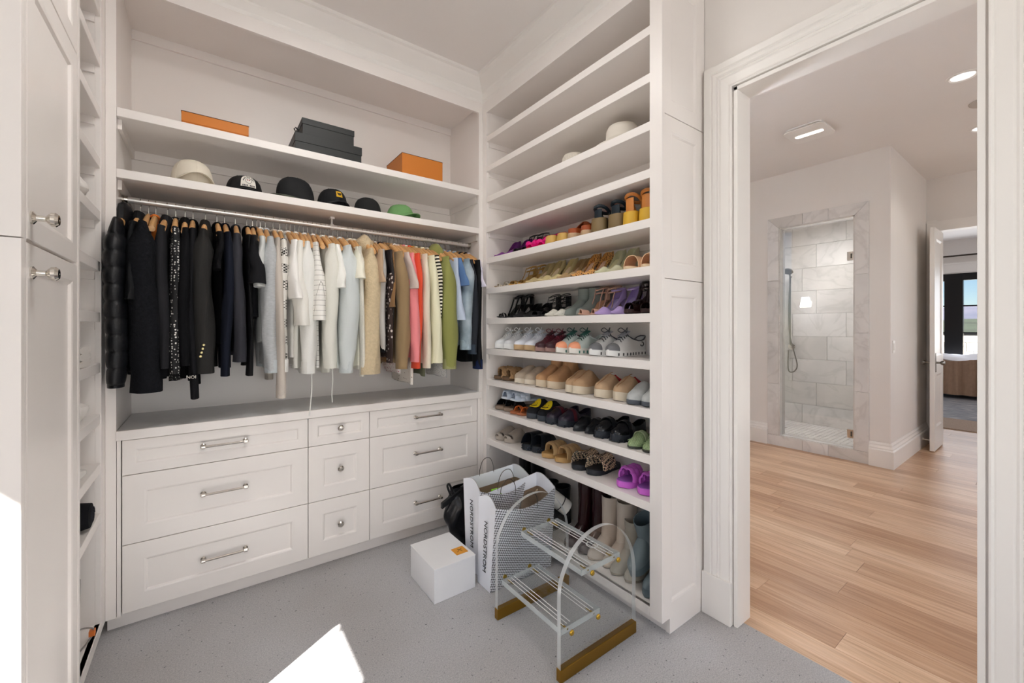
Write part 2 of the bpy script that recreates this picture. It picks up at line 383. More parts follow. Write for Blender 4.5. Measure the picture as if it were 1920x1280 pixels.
# baseboards with a stepped, moulded top
bpf = [(0, 0), (.03, 0), (.03, .165), (.026, .172), (.02, .176), (.02, .19), (.016, .198), (.012, .21), (.012, .222), (.006, .238), (0, .24)]
m = MB(); m.loft([[(BW - d, 2.177, z) for d, z in bpf], [(BW - d, 3.5, z) for d, z in bpf]]); tag(m.build('baseboard_shower', trimm), kind='structure')
m = MB(); m.loft([[(BW - d, 1.241, z) for d, z in bpf], [(BW - d, 1.08 - d, z) for d, z in bpf], [(6.99, 1.08 - d, z) for d, z in bpf]]); tag(m.build('baseboard_side', trimm), kind='structure')
# casing of the bedroom doorway
m = MB()
m.box(6.965, 6.99, .985, 1.075, 0, 2.63); m.box(6.965, 6.99, -.22, .985, 2.535, 2.63); m.box(6.955, 6.99, .99, 1.078, 2.62, 2.645); m.box(6.96, 7.11, .965, .985, 0, 2.535); m.box(6.96, 7.11, -.12, .965, 2.515, 2.535)
struct('trim_5', m, trimm)

# ------------------------------------------------------------------ shower
sw = struct('wall_shower_back', bx(6.772, 6.85, 1.1, 2.75, -.05, CZ), mat('grout', 'c9c5c0', .8))
random.seed(3)
tm = {}
def tile(parent, name, sx, sy, sz, loc, mt):
    k = (round(sx, 3), round(sy, 3), round(sz, 3))
    if k not in tm:
        tm[k] = bx(0, sx, 0, sy, 0, sz).mesh(name, bevel=.0015, seg=1); tm[k].materials.append(mt)
    return inst(name, tm[k], parent, loc)
rows = [(-.02 + .318 * i) for i in range(11)]
for i, z in enumerate(rows):
    y = 1.2 - (.31 if i % 2 else .02) - (.12 if i % 3 == 0 else 0)
    while y < 2.7:
        a, e = max(y, 1.2), min(y + .62, 2.7)
        if e - a > .03 and z < CZ: tile(sw, 'tile', .012, round(e - a - .003, 3), min(.315, CZ - z), (6.76, a, z), marble)
        y += .62
sl = struct('wall_shower_left', bx(5.5, 6.85, 2.7, 2.8, -.05, CZ), marble)
struct('wall_shower_right', bx(5.5, 6.772, 1.2, 1.215, 0, CZ), marble)
struct('ceiling_shower', bx(5.5, 6.85, 1.2, 2.8, 2.95, 3.0), ceilm)
pan = struct('floor_shower', bx(5.5, 6.772, 1.2, 2.7, -.02, .03), marble)
# small mosaic on the shower floor
hexm = MB()
for i in range(24):
    for j in range(28):
        cx, cy = 5.53 + i * .053, 1.23 + j * .061 * .87; cx += .026 if j % 2 else 0
        hexm.loft([[(cx + .028 * cos(pi/6 + k*pi/3), cy + .028 * sin(pi/6 + k*pi/3), z) for k in range(6)] for z in (.029, .034)], cap0=False)
tag(hexm.build('mosaic', marble, pan), kind='stuff')
# marble surround of the shower opening, tile by tile
sur = tag(empty('trim_6', (BW, 1.7, 0)), kind='structure')
def stile(poly, dep=.014, name='tile'):
    m = MB(); m.loft([[(x, y - 1.7, z) for y, z in poly] for x in (-dep, 0)])
    o = m.build(name, marble, sur, bevel=.0012, seg=1); return o
yi0, yi1, yo0, yo1, zi1, zo1, zi0 = 1.356, 2.06, 1.241, 2.177, 2.53, 2.65, .12
g = .0015
ys = [.12, .72, 1.32, 1.92]
for a, e in zip(ys, ys[1:] + [None]):
    for s_ in (0, 1):
        i, o_ = (yi0, yo0) if s_ == 0 else (yi1, yo1)
        if e: stile([(o_, a + g), (i, a + g), (i, e - g), (o_, e - g)])
        else: stile([(o_, a + g), (i, a + g), (i, zi1 - g), (o_, zo1 - g)])
xs = [1.356, 1.58, 1.82, 2.06]
for k in range(3):
    a, e = xs[k] + g, xs[k + 1] - g
    stile([(a if k else yi0 + g, zi1), (e, zi1), (e if k < 2 else yo1, zo1), (a if k else yo0, zo1)])
    stile([(a if k else yo0, .0), (e if k < 2 else yo1, .0), (e if k < 2 else yo1, zi0 - g), (a if k else yo0, zi0 - g)])
m = MB(); m.box(-.005, .135, yi0 - 1.7, yi0 + .012 - 1.7, zi0, zi1); m.box(-.005, .135, yi1 - .012 - 1.7, yi1 - 1.7, zi0, zi1); m.box(-.005, .135, yi0 - 1.7, yi1 - 1.7, zi1 - .012, zi1); m.box(-.005, .135, yi0 - 1.7, yi1 - 1.7, zi0 - .01, zi0 + .004)
m.build('jamb', marble, sur)
gd = tag(empty('shower_door', (5.41, 1.37, .13)), 'frameless clear glass shower door set in a marble surround', 'shower door')
bx(0, .01, 0, .675, 0, 2.38).build('pane', glassm, gd)
for z in (.14, 1.99):
    h = bx(-.012, .022, -.012, .06, z - .045, z + .045).build('hinge', chrome, gd, bevel=.003)
    bx(-.015, -.011, .015, .03, z - .025, z + .025).build('hinge_plate', mat('dark_metal', '5a564f', .4, 1), h)
# hand shower
hs = tag(empty('hand_shower', (6.76, 2.43, 0)), 'chrome hand shower on a slide bar with a looping hose', 'shower')
nick = mat('brushed_nickel', '8f8a82', .3, 1)
MB().tube([(-.05, 0, 1.12), (-.05, 0, 2.12)], .009).tube([(-.05, 0, 1.14), (0, 0, 1.14)], .008).tube([(-.05, 0, 2.1), (0, 0, 2.1)], .008).build('slide_bar', nick, hs, smooth=True)
MB().lathe([(.012, 0), (.012, .02), (.06, .035), (.066, .05), (.06, .056), (0, .057)], 16).xf(Matrix.Translation((-.16, -.02, 2.2)) @ Matrix.Rotation(radians(-150), 4, 'Y')).tube([(-.05, 0, 2.0), (-.08, -.01, 2.1), (-.15, -.02, 2.19)], .011).build('shower_head', nick, hs, smooth=True)
MB().tube([(-.06, 0, 2.0), (-.07, .01, 1.7), (-.07, .0, 1.3), (-.07, -.05, 1.05), (-.06, -.09, .85), (-.06, -.06, .76), (-.05, -.0, .74), (-.04, .03, .8), (-.03, .03, 1.05)], .008, cr=6).build('hose', nick, hs, smooth=True)
MB().lathe([(.045, 0), (.045, -.012), (.02, -.016), (.02, -.06), (.025, -.065), (.0, -.066)], 20, (0, 0, 1.1), 'x').tube([(-.05, 0, 1.1), (-.05, -.07, 1.1)], .007).build('valve', chrome, hs, smooth=True)
tag(MB().box(6.15, 6.27, 2.3, 2.35, .0345, .038).build('shower_drain', chrome), 'short chrome drain slot in the shower floor', 'drain')

# ------------------------------------------------------------------ bathroom fittings
fan = tag(empty('fan_light', (4.365, 1.43, CZ)), 'white rectangular ceiling fan with a glowing light strip', 'fan light')
m = MB()
def rr(w, h, r, n=6):
    p = []
    for cx, cy, a0 in ((w/2-r, h/2-r, 0), (-w/2+r, h/2-r, 90), (-w/2+r, -h/2+r, 180), (w/2-r, -h/2+r, 270)):
        for k in range(n + 1):
            a = radians(a0 + 90 * k / n); p.append((cx + r * cos(a), cy + r * sin(a)))
    return p
m.loft([[(x, y, 0) for x, y in rr(.32, .28, .04)], [(x, y, -.012) for x, y in rr(.32, .28, .04)]]); m.build('housing', trimm, fan)
m = MB(); m.loft([[(x, y, -.022) for x, y in rr(.35, .31, .05)], [(x, y, -.034) for x, y in rr(.35, .31, .05)]]); m.build('cover', trimm, fan, bevel=.003)
m = MB(); m.loft([[(x, y, -.034) for x, y in rr(.05, .21, .015)], [(x, y, -.037) for x, y in rr(.05, .21, .015)]]); m.build('light_strip', mat('strip_glow', 'fff6ea', emit=5), fan)
glow = mat('lamp_glow', 'fff4e4', emit=6)
for x, y, lb in ((4.3, .48, 'round recessed ceiling downlight near the round speaker grille'), (5.55, .5, 'round recessed ceiling downlight in front of the bedroom doorway')):
    d = tag(empty('downlight', (x, y, CZ)), lb, 'downlight', 'recessed bathroom downlights')
    MB().lathe([(.085, 0), (.085, -.006), (.07, -.008), (.062, -.001), (.062, 0)], 32, cap=False).build('trim_ring', trimm, d, smooth=True)
    MB().lathe([(.062, -.0015), (.058, -.0016), (.03, -.002)], 32, cap=False).build('reflector', mat('downlight_reflector', 'ffffff', emit=1.2), d)
    MB().lathe([(.03, -.002), (.0, -.0025)], 24).build('bulb', glow, d)
    lamp('downlight_lamp', 'SPOT', (x, y, CZ - .03), (0, 0, 0), 10, (1, .97, .92), spot_size=radians(120), spot_blend=.6, shadow_soft_size=.06)
tag(MB().lathe([(.12, 0), (.12, -.003), (.112, -.004), (.0, -.004)], 40, (4.93, .40, CZ)).build('ceiling_speaker', mat('speaker_grille', 'c2bbb3', .7)), 'flat round speaker grille in the bathroom ceiling', 'speaker')
sp = tag(empty('light_switch', (5.475, 1.08, 1.185)), 'white rocker light switch on the wall beside the shower', 'light switch')
bx(-.037, .037, -.006, 0, -.06, .06).build('plate', trimm, sp, bevel=.002)
bx(-.017, .017, -.011, -.006, -.034, .034).build('rocker', trimm, sp, bevel=.001)
lamp('shower_fill_lamp', 'SPOT', (6.1, 1.95, 2.9), (0, 0, 0), 150, (1, 1, 1), spot_size=radians(160), spot_blend=1.0, shadow_soft_size=.25)  # spot without a fixture, added to brighten the shower
# vanity sconce on the closet side wall of the bathroom, seen mirrored in the shower glass
for vy, lb in ((2.87, 'small wall sconce with a glowing white shade, mirrored in the shower glass'), (1.45, 'small wall sconce with a glowing white shade beside the closet doorway')):  # second sconce is added out of view to brighten the bathroom
    sc = tag(empty('wall_sconce', (2.072, vy, 1.82)), lb, 'sconce', 'bathroom wall sconces')
    MB().lathe([(.05, 0), (.05, .015), (.0, .016)], 20, axis='x').tube([(.01, 0, -.09), (.1, 0, -.11), (.168, 0, -.085)], .008).build('bracket', chrome, sc, smooth=True)
    MB().lathe([(.055, .09), (.08, -.08)], 28, (.168, 0, 0), cap=False).build('lamp_shade', mat('shade_glow', 'f6f9ff', .8, emit=62), sc, solid=.002)
# door leaf standing open to the bedroom
dl = tag(empty('door_leaf', (6.965, .975, .012)), 'white panelled door leaf standing open at the bedroom doorway', 'door')
dl.rotation_euler = (0, 0, radians(180.5))
m = shaker(.52, 2.47, .09, .007, .014, .018); m2 = MB()
fr = MB(); fr.box(0, .52, 0, .04, 0, 2.47)
o = MB().box(0, .10, 0, .04, 0, 2.47).box(.42, .52, 0, .04, 0, 2.47).box(.1, .42, 0, .04, 0, .26).box(.1, .42, 0, .04, .84, 1.05).box(.1, .42, 0, .04, 2.35, 2.47).build('leaf_frame', trimm, dl, bevel=.002)
for z0, z1 in ((.26, .84), (1.05, 2.35)):
    shaker(.32, z1 - z0, .012, -.0, .02, .02).xf(Matrix.Translation((.1, .012, z0))).build('panel', trimm, dl)
    MB().loft([[(.1 + i, y, z0 + i), (.42 - i, y, z0 + i), (.42 - i, y, z1 - i), (.1 + i, y, z1 - i)] for i, y in ((0, .04), (.03, .028))], cap0=False).build('panel', trimm, dl)
for s_ in (-1, 1):
    y0 = 0 if s_ < 0 else .04
    k = bx(.435, .485, min(y0, y0 + s_ * .004), max(y0, y0 + s_ * .004), .87, 1.08).build('knob_plate', nick, dl, bevel=.001)
    MB().lathe([(.012, 0), (.01, s_ * .03), (.022, s_ * .042), (.028, s_ * .055), (.02, s_ * .068), (0, s_ * .07)], 20, (.46, y0 + s_ * .003, .975), 'y').build('knob', nick, k, smooth=True)
ds = tag(MB().tube([(0, 0, 0), (0, -.06, 0)], .006).lathe([(.015, -.006), (.015, 0)], 14, axis='y').lathe([(.011, -.075), (.011, -.06)], 14, axis='y').build('door_stop', trimm, loc=(6.6, 1.05, .1), smooth=True), 'small white door stop on the baseboard behind the door', 'door stop')

# ------------------------------------------------------------------ bedroom beyond
fb2 = struct('floor_bedroom', MB().box(7.1, 8.375, -3, 4, -.06, -.021).box(8.375, 14.4, -3, 4, -.06, 0), wood)
planks(fb2, 7.135, 8.37, lambda x: (-.7, 1.7))
struct('wall_bedroom_right', bx(7.1, 14.4, -3.1, -3, 0, 3.4), wallm)
struct('wall_bedroom_near', MB().box(7.1, 7.15, 1.2, 3.6, 0, 3.4).box(7.1, 7.15, -3.1, -2.5, 0, 3.4).box(7.1, 7.15, -3.1, 3.6, 3.15, 3.45), wallm)
struct('ceiling_bedroom', bx(7.1, 14.4, -3, 4, 3.4, 3.45), ceilm)
struct('wall_bedroom_left', bx(7.1, 14.4, 3.5, 3.6, 0, 3.4), wallm)
w = MB(); w.box(14, 14.2, -3, 4, 2.62, 3.4); w.box(14, 14.2, 2.6, 4, 0, 2.62); w.box(14, 14.2, -3, -1.6, 0, 2.62)
struct('wall_bedroom_end', w, wallm)
blackf = mat('black_window_frame', '0b0c10', .3)
wn4 = tag(empty('window_4', (14, .5, 0)), kind='structure')
m = MB(); m.box(-.02, .12, 1.06, 1.36, 0, 2.6); m.box(0, .1, 1.98, 2.1, 0, 2.6); m.box(0, .1, -2.1, -2.0, 0, 2.6); m.box(0, .1, -2.1, 2.1, 2.46, 2.62); m.box(0, .1, -2.1, 2.1, 0, .12); m.box(0, .1, -.5, -.4, 0, 2.6)
m.build('frame', blackf, wn4)
for z in (1.25, 1.87):
    for a, e in ((1.36, 1.98), (-.4, 1.06), (-2., -.5)):
        bx(.03, .07, a, e, z - .015, z + .015).build('muntin', blackf, wn4)
for a, e in ((1.36, 1.98), (-.4, 1.06), (-2., -.5)):
    bx(.045, .055, a, e, .12, 2.46).build('pane', glassm, wn4)
struct('trim_7', MB().box(13.95, 14, -1.8, 2.8, 2.64, 2.83).box(13.93, 14, -1.8, 2.8, 2.83, 2.87), trimm)
cr = tag(empty('curtain_rod', (13.9, .5, 3.02)), 'thin dark curtain rod above the bedroom window', 'curtain rod')
MB().tube([(0, -2.4, 0), (0, 2.4, 0)], .018).build('rod', mat('dark_bronze', '4a423c', .4, .8), cr)
for y in (-2.3, 0, 2.3): bx(0, .1, y - .01, y + .01, -.012, .012).build('bracket', MATS['dark_bronze'], cr)
bed = tag(empty('bed', (12.6, .2, .0145)), 'bed with a white quilt and a tan throw hanging over its side', 'bed')
def quilt(u, v): 
    y = -1.1 + 3.0 * u; return (-1.0 + 2.0 * v, y, .72 + .025 * sin(y * 9 + 2 * sin(v * 7)) + .02 * sin(v * 17 + y * 5) + .03 * sin(pi * v))
bx(-.95, 1.0, -1.05, 1.85, .1, .66).build('mattress', mat('sheet', 'ecebee', .8), bed, bevel=.05)
MB().grid(quilt, 50, 30).build('quilt', mat('quilt_white', 'e4e6ee', .85, bump=.3, bscale=40), bed, smooth=True, solid=-.03)
def throw(u, v):
    y = -1.1 + 2.98 * u; z = .735 - .66 * v; f_ = .028 * sin(y * 26 + sin(y * 7) * 2) * (.3 + v) + .015 * sin(y * 61)
    return (-1.02 - .03 - f_ - .03 * v, y, z + .02 * sin(y * 9) * (1 - v))
MB().grid(throw, 160, 10).build('throw', mat('tan_linen', 'b59a85', .9, var=.06, vscale=20, bump=.3, bscale=150), bed, smooth=True, solid=.012)
for x in (-.9, .9):
    for y in (-1.0, 1.8): bx(x - .04, x + .04, y - .04, y + .04, 0, .1).build('leg', MATS['dark_bronze'], bed)
rug_m, nt, b, tc = nodes_mat('woven_rug', .95)
wv = N(nt, 'ShaderNodeTexNoise', Scale=4.0, Detail=5.0); mp = N(nt, 'ShaderNodeMapping'); mp.inputs['Scale'].default_value = (9, 1.2, 1); nt.links.new(tc.outputs['Object'], mp.inputs[0]); nt.links.new(mp.outputs[0], wv.inputs[0])
nt.links.new(ramp(nt, wv.outputs[0], (.3, '6d7480'), (.5, '9aa0ab'), (.7, 'cfd0d2')), b.inputs['Base Color'])
rug = tag(empty('rug', (8.1, -1.5, 0)), 'grey blue woven rug with a tan border under the bed', 'rug')
bx(.9, 6.0, 0, 4.2, .001, .014).build('rug_field', rug_m, rug)
bx(0, .9, 0, 4.2, .001, .013).build('rug_border', mat('rug_border', 'b3a294', .95, var=.12, vscale=60), rug)

# ------------------------------------------------------------------ outside
struct('ground_outside', bx(14.5, 60, -40, 40, -.3, -.1), mat('terrace', '8f8b85', .9))
tw = struct('wall_terrace', bx(18, 18.3, -12, 14, -.1, 1.17), mat('stone_joint', '8d8982', .9))
stm = mat('white_stone', 'b9b5ae', .85, var=.08, vscale=9, objvar=.08)
random.seed(5); smesh = {}
for r in range(5):
    y = -2 + (.2 if r % 2 else 0)
    while y < 5:
        L = random.choice((.45, .6, .8))
        if L not in smesh: smesh[L] = bx(0, .04, 0, L - .012, 0, .24).mesh('stone', bevel=.008, seg=1); smesh[L].materials.append(stm)
        inst('stone', smesh[L], tw, (17.97, y, -.08 + r * .25)); y += L
bx(17.93, 18.35, -12, 14, 1.17, 1.21).build('coping', blackf, tw)
def ridge(name, x0, x1, y0, y1, n, hf, mt, seed):
    rnd = random.Random(seed); ph = [rnd.uniform(0, 7) for _ in range(6)]
    def fn(u, v):
        y = y0 + (y1 - y0) * v; x = x0 + (x1 - x0) * u
        t = 6.28 * v; hgt = hf(v) * (1 + .10 * sin(9 * t + ph[0]) + .05 * sin(23 * t + ph[1]) + .03 * sin(57 * t + ph[2] + 3 * u))
        return (x, y, -6 + (hgt + 6) * (u ** .8) * (1 + .05 * sin(40 * u + 31 * t)))
    return struct(name, MB().grid(fn, 14, n), mt, smooth=True)
ridge('ground_foothills', 250, 420, -500, 700, 90, lambda v: 6, mat('dry_scrub', '232b20', .95, var=.4, vscale=.05), 1)
ridge('mountains', 430, 800, -900, 1300, 160, lambda v: 48 + 22 * sin(5.2 * v + 2.4), mat('mountain_rock', '363c50', .95, var=.25, vscale=.015, col2='4b4a58'), 2)
# ------------------------------------------------------------------ shoe shelving on the right
shu = tag(empty('shoe_shelving', (XB, 1.085, 0)), 'tall white built-in shelving unit filled with shoes', 'shelving')
def sh(m, name, par=None, mt=paint, **kw):
    o = m.build(name, mt, par or shu, **kw)
    if (par or shu) is shu: o.location = (-XB, -1.085, 0)
    return o
sh(bx(XB, XB + .02, 1.085, 1.149, .07, HDR + .08), 'stile', bevel=.001)
sh(bx(XB, XB + .02, 2.514, 2.56, .07, HDR + .08), 'stile', bevel=.001)
sh(bx(XB, XB + .02, 1.149, 2.514, HDR - .005, HDR + .08), 'header', bevel=.001)
sh(bx(XB, XB + .02, 1.149, 2.514, .07, .112), 'bottom_rail', bevel=.001)
sh(bx(XB + .02, XR - .002, 2.514, 2.534, .07, HDR), 'side_panel')
sh(bx(XB + .02, XR - .002, 1.107, 1.147, .07, HDR), 'side_panel')
sh(bx(XR - .02, XR - .002, 1.107, 2.54, .07, HDR), 'back_panel')
sh(bx(XB + .02, XR - .002, 1.107, 2.54, HDR, HDR + .02), 'top_panel')
sme = bx(.001, XR - .021 - XB, .0625, 1.4285, -.041, 0).mesh('shelf', bevel=.0015, seg=1); sme.materials.append(paint)
cme = MB().box(.02, XR - .021 - XB, 1.417, 1.4285, -.075, -.041).box(XR - .033 - XB, XR - .021 - XB, .0625, 1.417, -.075, -.041).mesh('cleat'); cme.materials.append(paint)
for z in SHELF_Z:
    s_ = inst('shelf', sme, shu, (0, 0, z))
    if z > .2: inst('cleat', cme, s_)
sh(bx(XB + .064, XB + .08, 1.087, 2.5, 0, .07), 'toe_kick')
sh(bx(XB + .06, XR - .001, 1.086, 1.105, 0, .07), 'toe_kick')
for z0, z1 in ((.07, 1.596), (1.599, 2.329), (2.332, HDR + .08)):
    o = shaker(XR - XB - .003, z1 - z0, .068, .009, .014, .022).xf(Matrix.Translation((XB + .0005, 1.0849, z0))); sh(o, 'end_panel')

# ------------------------------------------------------------------ dresser
dr = tag(empty('dresser', (.62, YA, 0)), 'white built-in dresser with nine shaker drawers and chrome pulls', 'dresser')
def d_(m, name, par=None, mt=paint, **kw):
    o = m.build(name, mt, par or dr, **kw)
    if (par or dr) is dr: o.location = (-.62, -YA, 0)
    return o
d_(MB().box(-.327, 1.6, YA + .03, YBK, .07, .866), 'body')
d_(bx(-.327, -.3135, YA, YA + .03, .07, .866), 'stile'); d_(bx(1.572, 1.6, YA, YA + .03, .07, .866), 'stile')
d_(bx(-.365, XB + .06, YA + .05, YA + .065, 0, .07), 'toe_kick')
d_(bx(-.312, 1.57, YA + .028, YA + .031, .075, .866), 'shadow_backing', mt=darkgap)
xs = [-.311, .459, .801, 1.570]; zs = [.078, .388, .7045, .866]
for c in range(3):
    for r in range(3):
        x0, x1, z0, z1 = xs[c] + .0015, xs[c + 1] - .0015, zs[r] + .0015, zs[r + 1] - .0015
        bd = min(.075, (z1 - z0) * .27) if r == 2 else .075
        dw = shaker(x1 - x0, z1 - z0, bd, .008, .012, .024).build('drawer', paint, dr)
        dw.location = (x0 - .62, .0, z0)
        cx, cz = (x1 - x0) / 2, [.152, .166, .0855][r]
        if c == 1:
            MB().lathe([(.007, 0), (.006, -.012), (.009, -.018), (.0165, -.024), (.0175, -.03), (.012, -.036), (0, -.037)], 20, (cx, .008, cz), 'y').build('knob', chrome, dw, smooth=True)
        else:
            h = MB(); hl = .088
            h.tube([(cx - hl - .006, -.022, cz), (cx + hl + .006, -.022, cz)], .006, 10)
            for sx in (-hl, hl):
                h.lathe([(.0115, .0085), (.0115, .004), (.0065, .0), (.0065, -.018)], 14, (cx + sx, 0, cz), 'y'); h.lathe([(.004, -.012), (.0095, -.007), (.0095, .007), (.004, .012)], 12, (cx + sx, -.022, cz), 'x')
            h.build('handle', chrome, dw, smooth=True)
ct = tag(empty('countertop', (.62, YA - .012, .868)), 'long grey laminate top with a white front edge over the drawers', 'countertop')
o = bx(-.326, 1.599, YA + .009, YBK, .868, .912).build('slab', counterm, ct); o.location = (-.62, -(YA - .012), -.868)
o = bx(-.329, 1.602, YA - .012, YA + .009, .868, .912).build('front_edge', paint, ct, bevel=.002); o.location = (-.62, -(YA - .012), -.868)

# ------------------------------------------------------------------ open cabinet over the dresser
al = tag(empty('hanging_cabinet', (.62, YA, .912)), 'white open alcove over the dresser with two long shelves', 'cabinet')
def a_(m, name, par=None, mt=paint, **kw):
    o = m.build(name, mt, par or al, **kw)
    if (par or al) is al: o.location = (-.62, -YA, -.912)
    return o
a_(bx(XL, -.329, YA, YA + .02, .07, HDR + .08), 'stile', bevel=.001); a_(bx(1.602, XB, YA, YA + .02, .07, HDR + .08), 'stile', bevel=.001)
a_(bx(1.584, 1.602, YA, YA + .02, .912, HDR + .08), 'stile')
a_(bx(-.329, 1.584, YA, YA + .02, HDR + .003, HDR + .08), 'header')
a_(bx(-.347, -.329, YA + .02, YBK, .912, HDR + .1), 'side_panel'); a_(bx(1.6, 1.615, YA + .02, YBK, .912, HDR + .1), 'side_panel')
a_(bx(-.347, 1.615, YBK, YBK + .014, .912, CZ), 'back_panel')
a_(bx(-.329, 1.6, YA + .02, YBK, HDR + .06, HDR + .08), 'top_panel')
for z in (2.372, 2.095):
    s_ = bx(-.3285, 1.584, YA + .001, YBK, z - .04, z).build('shelf', paint, al, bevel=.0015, seg=1); s_.location = (-.62, -YA, -.912)
    bx(1.584, 1.5995, YA + .021, YBK, z - .04, z).build('shelf_end', paint, s_)
    MB().box(-.3285, 1.5995, YBK - .014, YBK - .0005, z - .085, z - .04).box(-.3285, -.315, YA + .04, YBK - .014, z - .085, z - .04).box(1.586, 1.5995, YA + .04, YBK - .014, z - .085, z - .04).build('cleat', paint, s_)
a_(MB().box(-.3285, 1.5995, YBK - .014, YBK - .0005, HDR + .01, HDR + .06), 'cleat')
# clothes rod
rd = tag(empty('clothes_rod', (.62, 2.72, 1.995)), 'long polished metal clothes rod under the lower shelf', 'clothes rod')
rodm = mat('rod_metal', 'f0edea', .3, .6)
MB().lathe([(.0155, -.947), (.0155, .963)], 20, axis='x').build('rod', rodm, rd, smooth=True)
for x, s_ in ((-.948, 1), (.9785, -1)):
    MB().lathe([(.028, 0), (.028, s_ * .006), (.02, s_ * .008), (.019, s_ * .02), (.0156, s_ * .021)], 20, (x, 0, 0), 'x').build('flange', chrome, rd, smooth=True)
MB().box(-.012, .012, -.02, .02, .048, .06).tube([(0, 0, .05), (0, 0, .015)], .005).lathe([(.0195, -.01), (.0195, .01)], 16, axis='x').build('bracket', trimm, rd)

# ------------------------------------------------------------------ units on the left
cb = tag(empty('cubby_tower', (XL, 2.107, 0)), 'narrow tower of white open cubbies beside the hanging clothes', 'shelving')
def c_(m, name, par=None, mt=paint, **kw):
    o = m.build(name, mt, par or cb, **kw)
    if (par or cb) is cb: o.location = (-XL, -2.107, 0)
    return o
DL = .5
c_(bx(XL - .02, XL, 2.479, 2.5595, .07, HDR + .08), 'stile', bevel=.001); c_(bx(XL - .02, XL, 2.0855, 2.107, .07, HDR + .08), 'stile', bevel=.001)
c_(bx(XL - .02, XL, 2.107, 2.479, HDR, HDR + .08), 'header'); c_(bx(XL - .02, XL, 2.107, 2.479, .07, .112), 'bottom_rail')
c_(bx(XL - DL, XL - .02, 2.479, 2.5, .07, HDR + .02), 'side_panel'); c_(bx(XL - DL, XL - .02, 2.087, 2.107, .07, HDR + .02), 'side_panel')
c_(bx(XL - DL - .02, XL - DL, 2.0855, 2.5, .07, HDR + .02), 'back_panel'); c_(bx(XL - DL, XL - .02, 2.107, 2.479, HDR, HDR + .02), 'top_panel')
c_(bx(XL - .08, XL - .064, 2.09, 2.61, 0, .07), 'toe_kick')
for z in SHELF_Z:
    s_ = bx(-DL, -.003, .0005, .3715, -.041, 0).build('shelf', paint, cb, bevel=.0015, seg=1); s_.location = (0, 0, z)
    if z > .2: MB().box(-DL, -.02, .36, .3715, -.075, -.041).build('cleat', paint, s_)
tc_ = tag(empty('tall_cabinet', (XL, 1.525, 0)), 'tall white cabinet with panelled doors and chrome knobs', 'cabinet')
def t_(m, name, par=None, mt=paint, **kw):
    o = m.build(name, mt, par or tc_, **kw)
    if (par or tc_) is tc_: o.location = (-XL, -1.525, 0)
    return o
t_(bx(-1.48, XL - .022, 1.547, 2.084, .07, HDR + .08), 'body')
t_(bx(XL - .022, XL, 1.547, 1.56, .07, HDR + .08), 'stile')
for z0, z1 in ((.07, 1.597), (1.6, HDR + .08)):
    t_(bx(-1.48, XL, 1.525, 1.547, z0, z1), 'end_panel', bevel=.0012)
t_(bx(-1.48, XL - .06, 1.56, 1.58, 0, .07), 'toe_kick'); t_(bx(XL - .08, XL - .064, 1.58, 2.084, 0, .07), 'toe_kick')
kn = MB().lathe([(.017, 0), (.017, .004), (.008, .01), (.007, .026), (.012, .03), (.018, .036), (.0185, .044), (.013, .05), (.004, .051), (0, .049)], 24, axis='x').mesh('knob', smooth=True); kn.materials.append(chrome)
R90 = Matrix.Rotation(radians(90), 4, 'Z')
for z0, z1, kz in ((.085, 1.594, 1.52), (1.603, 2.327, 1.662), (2.333, HDR + .075, None)):
    dd = shaker(.5, z1 - z0, .058, .009, .016, .02).xf(R90).build('door', paint, tc_)
    dd.location = (0, .0415, z0)
    if kz: inst('knob', kn, dd, (0, .03, kz - z0))
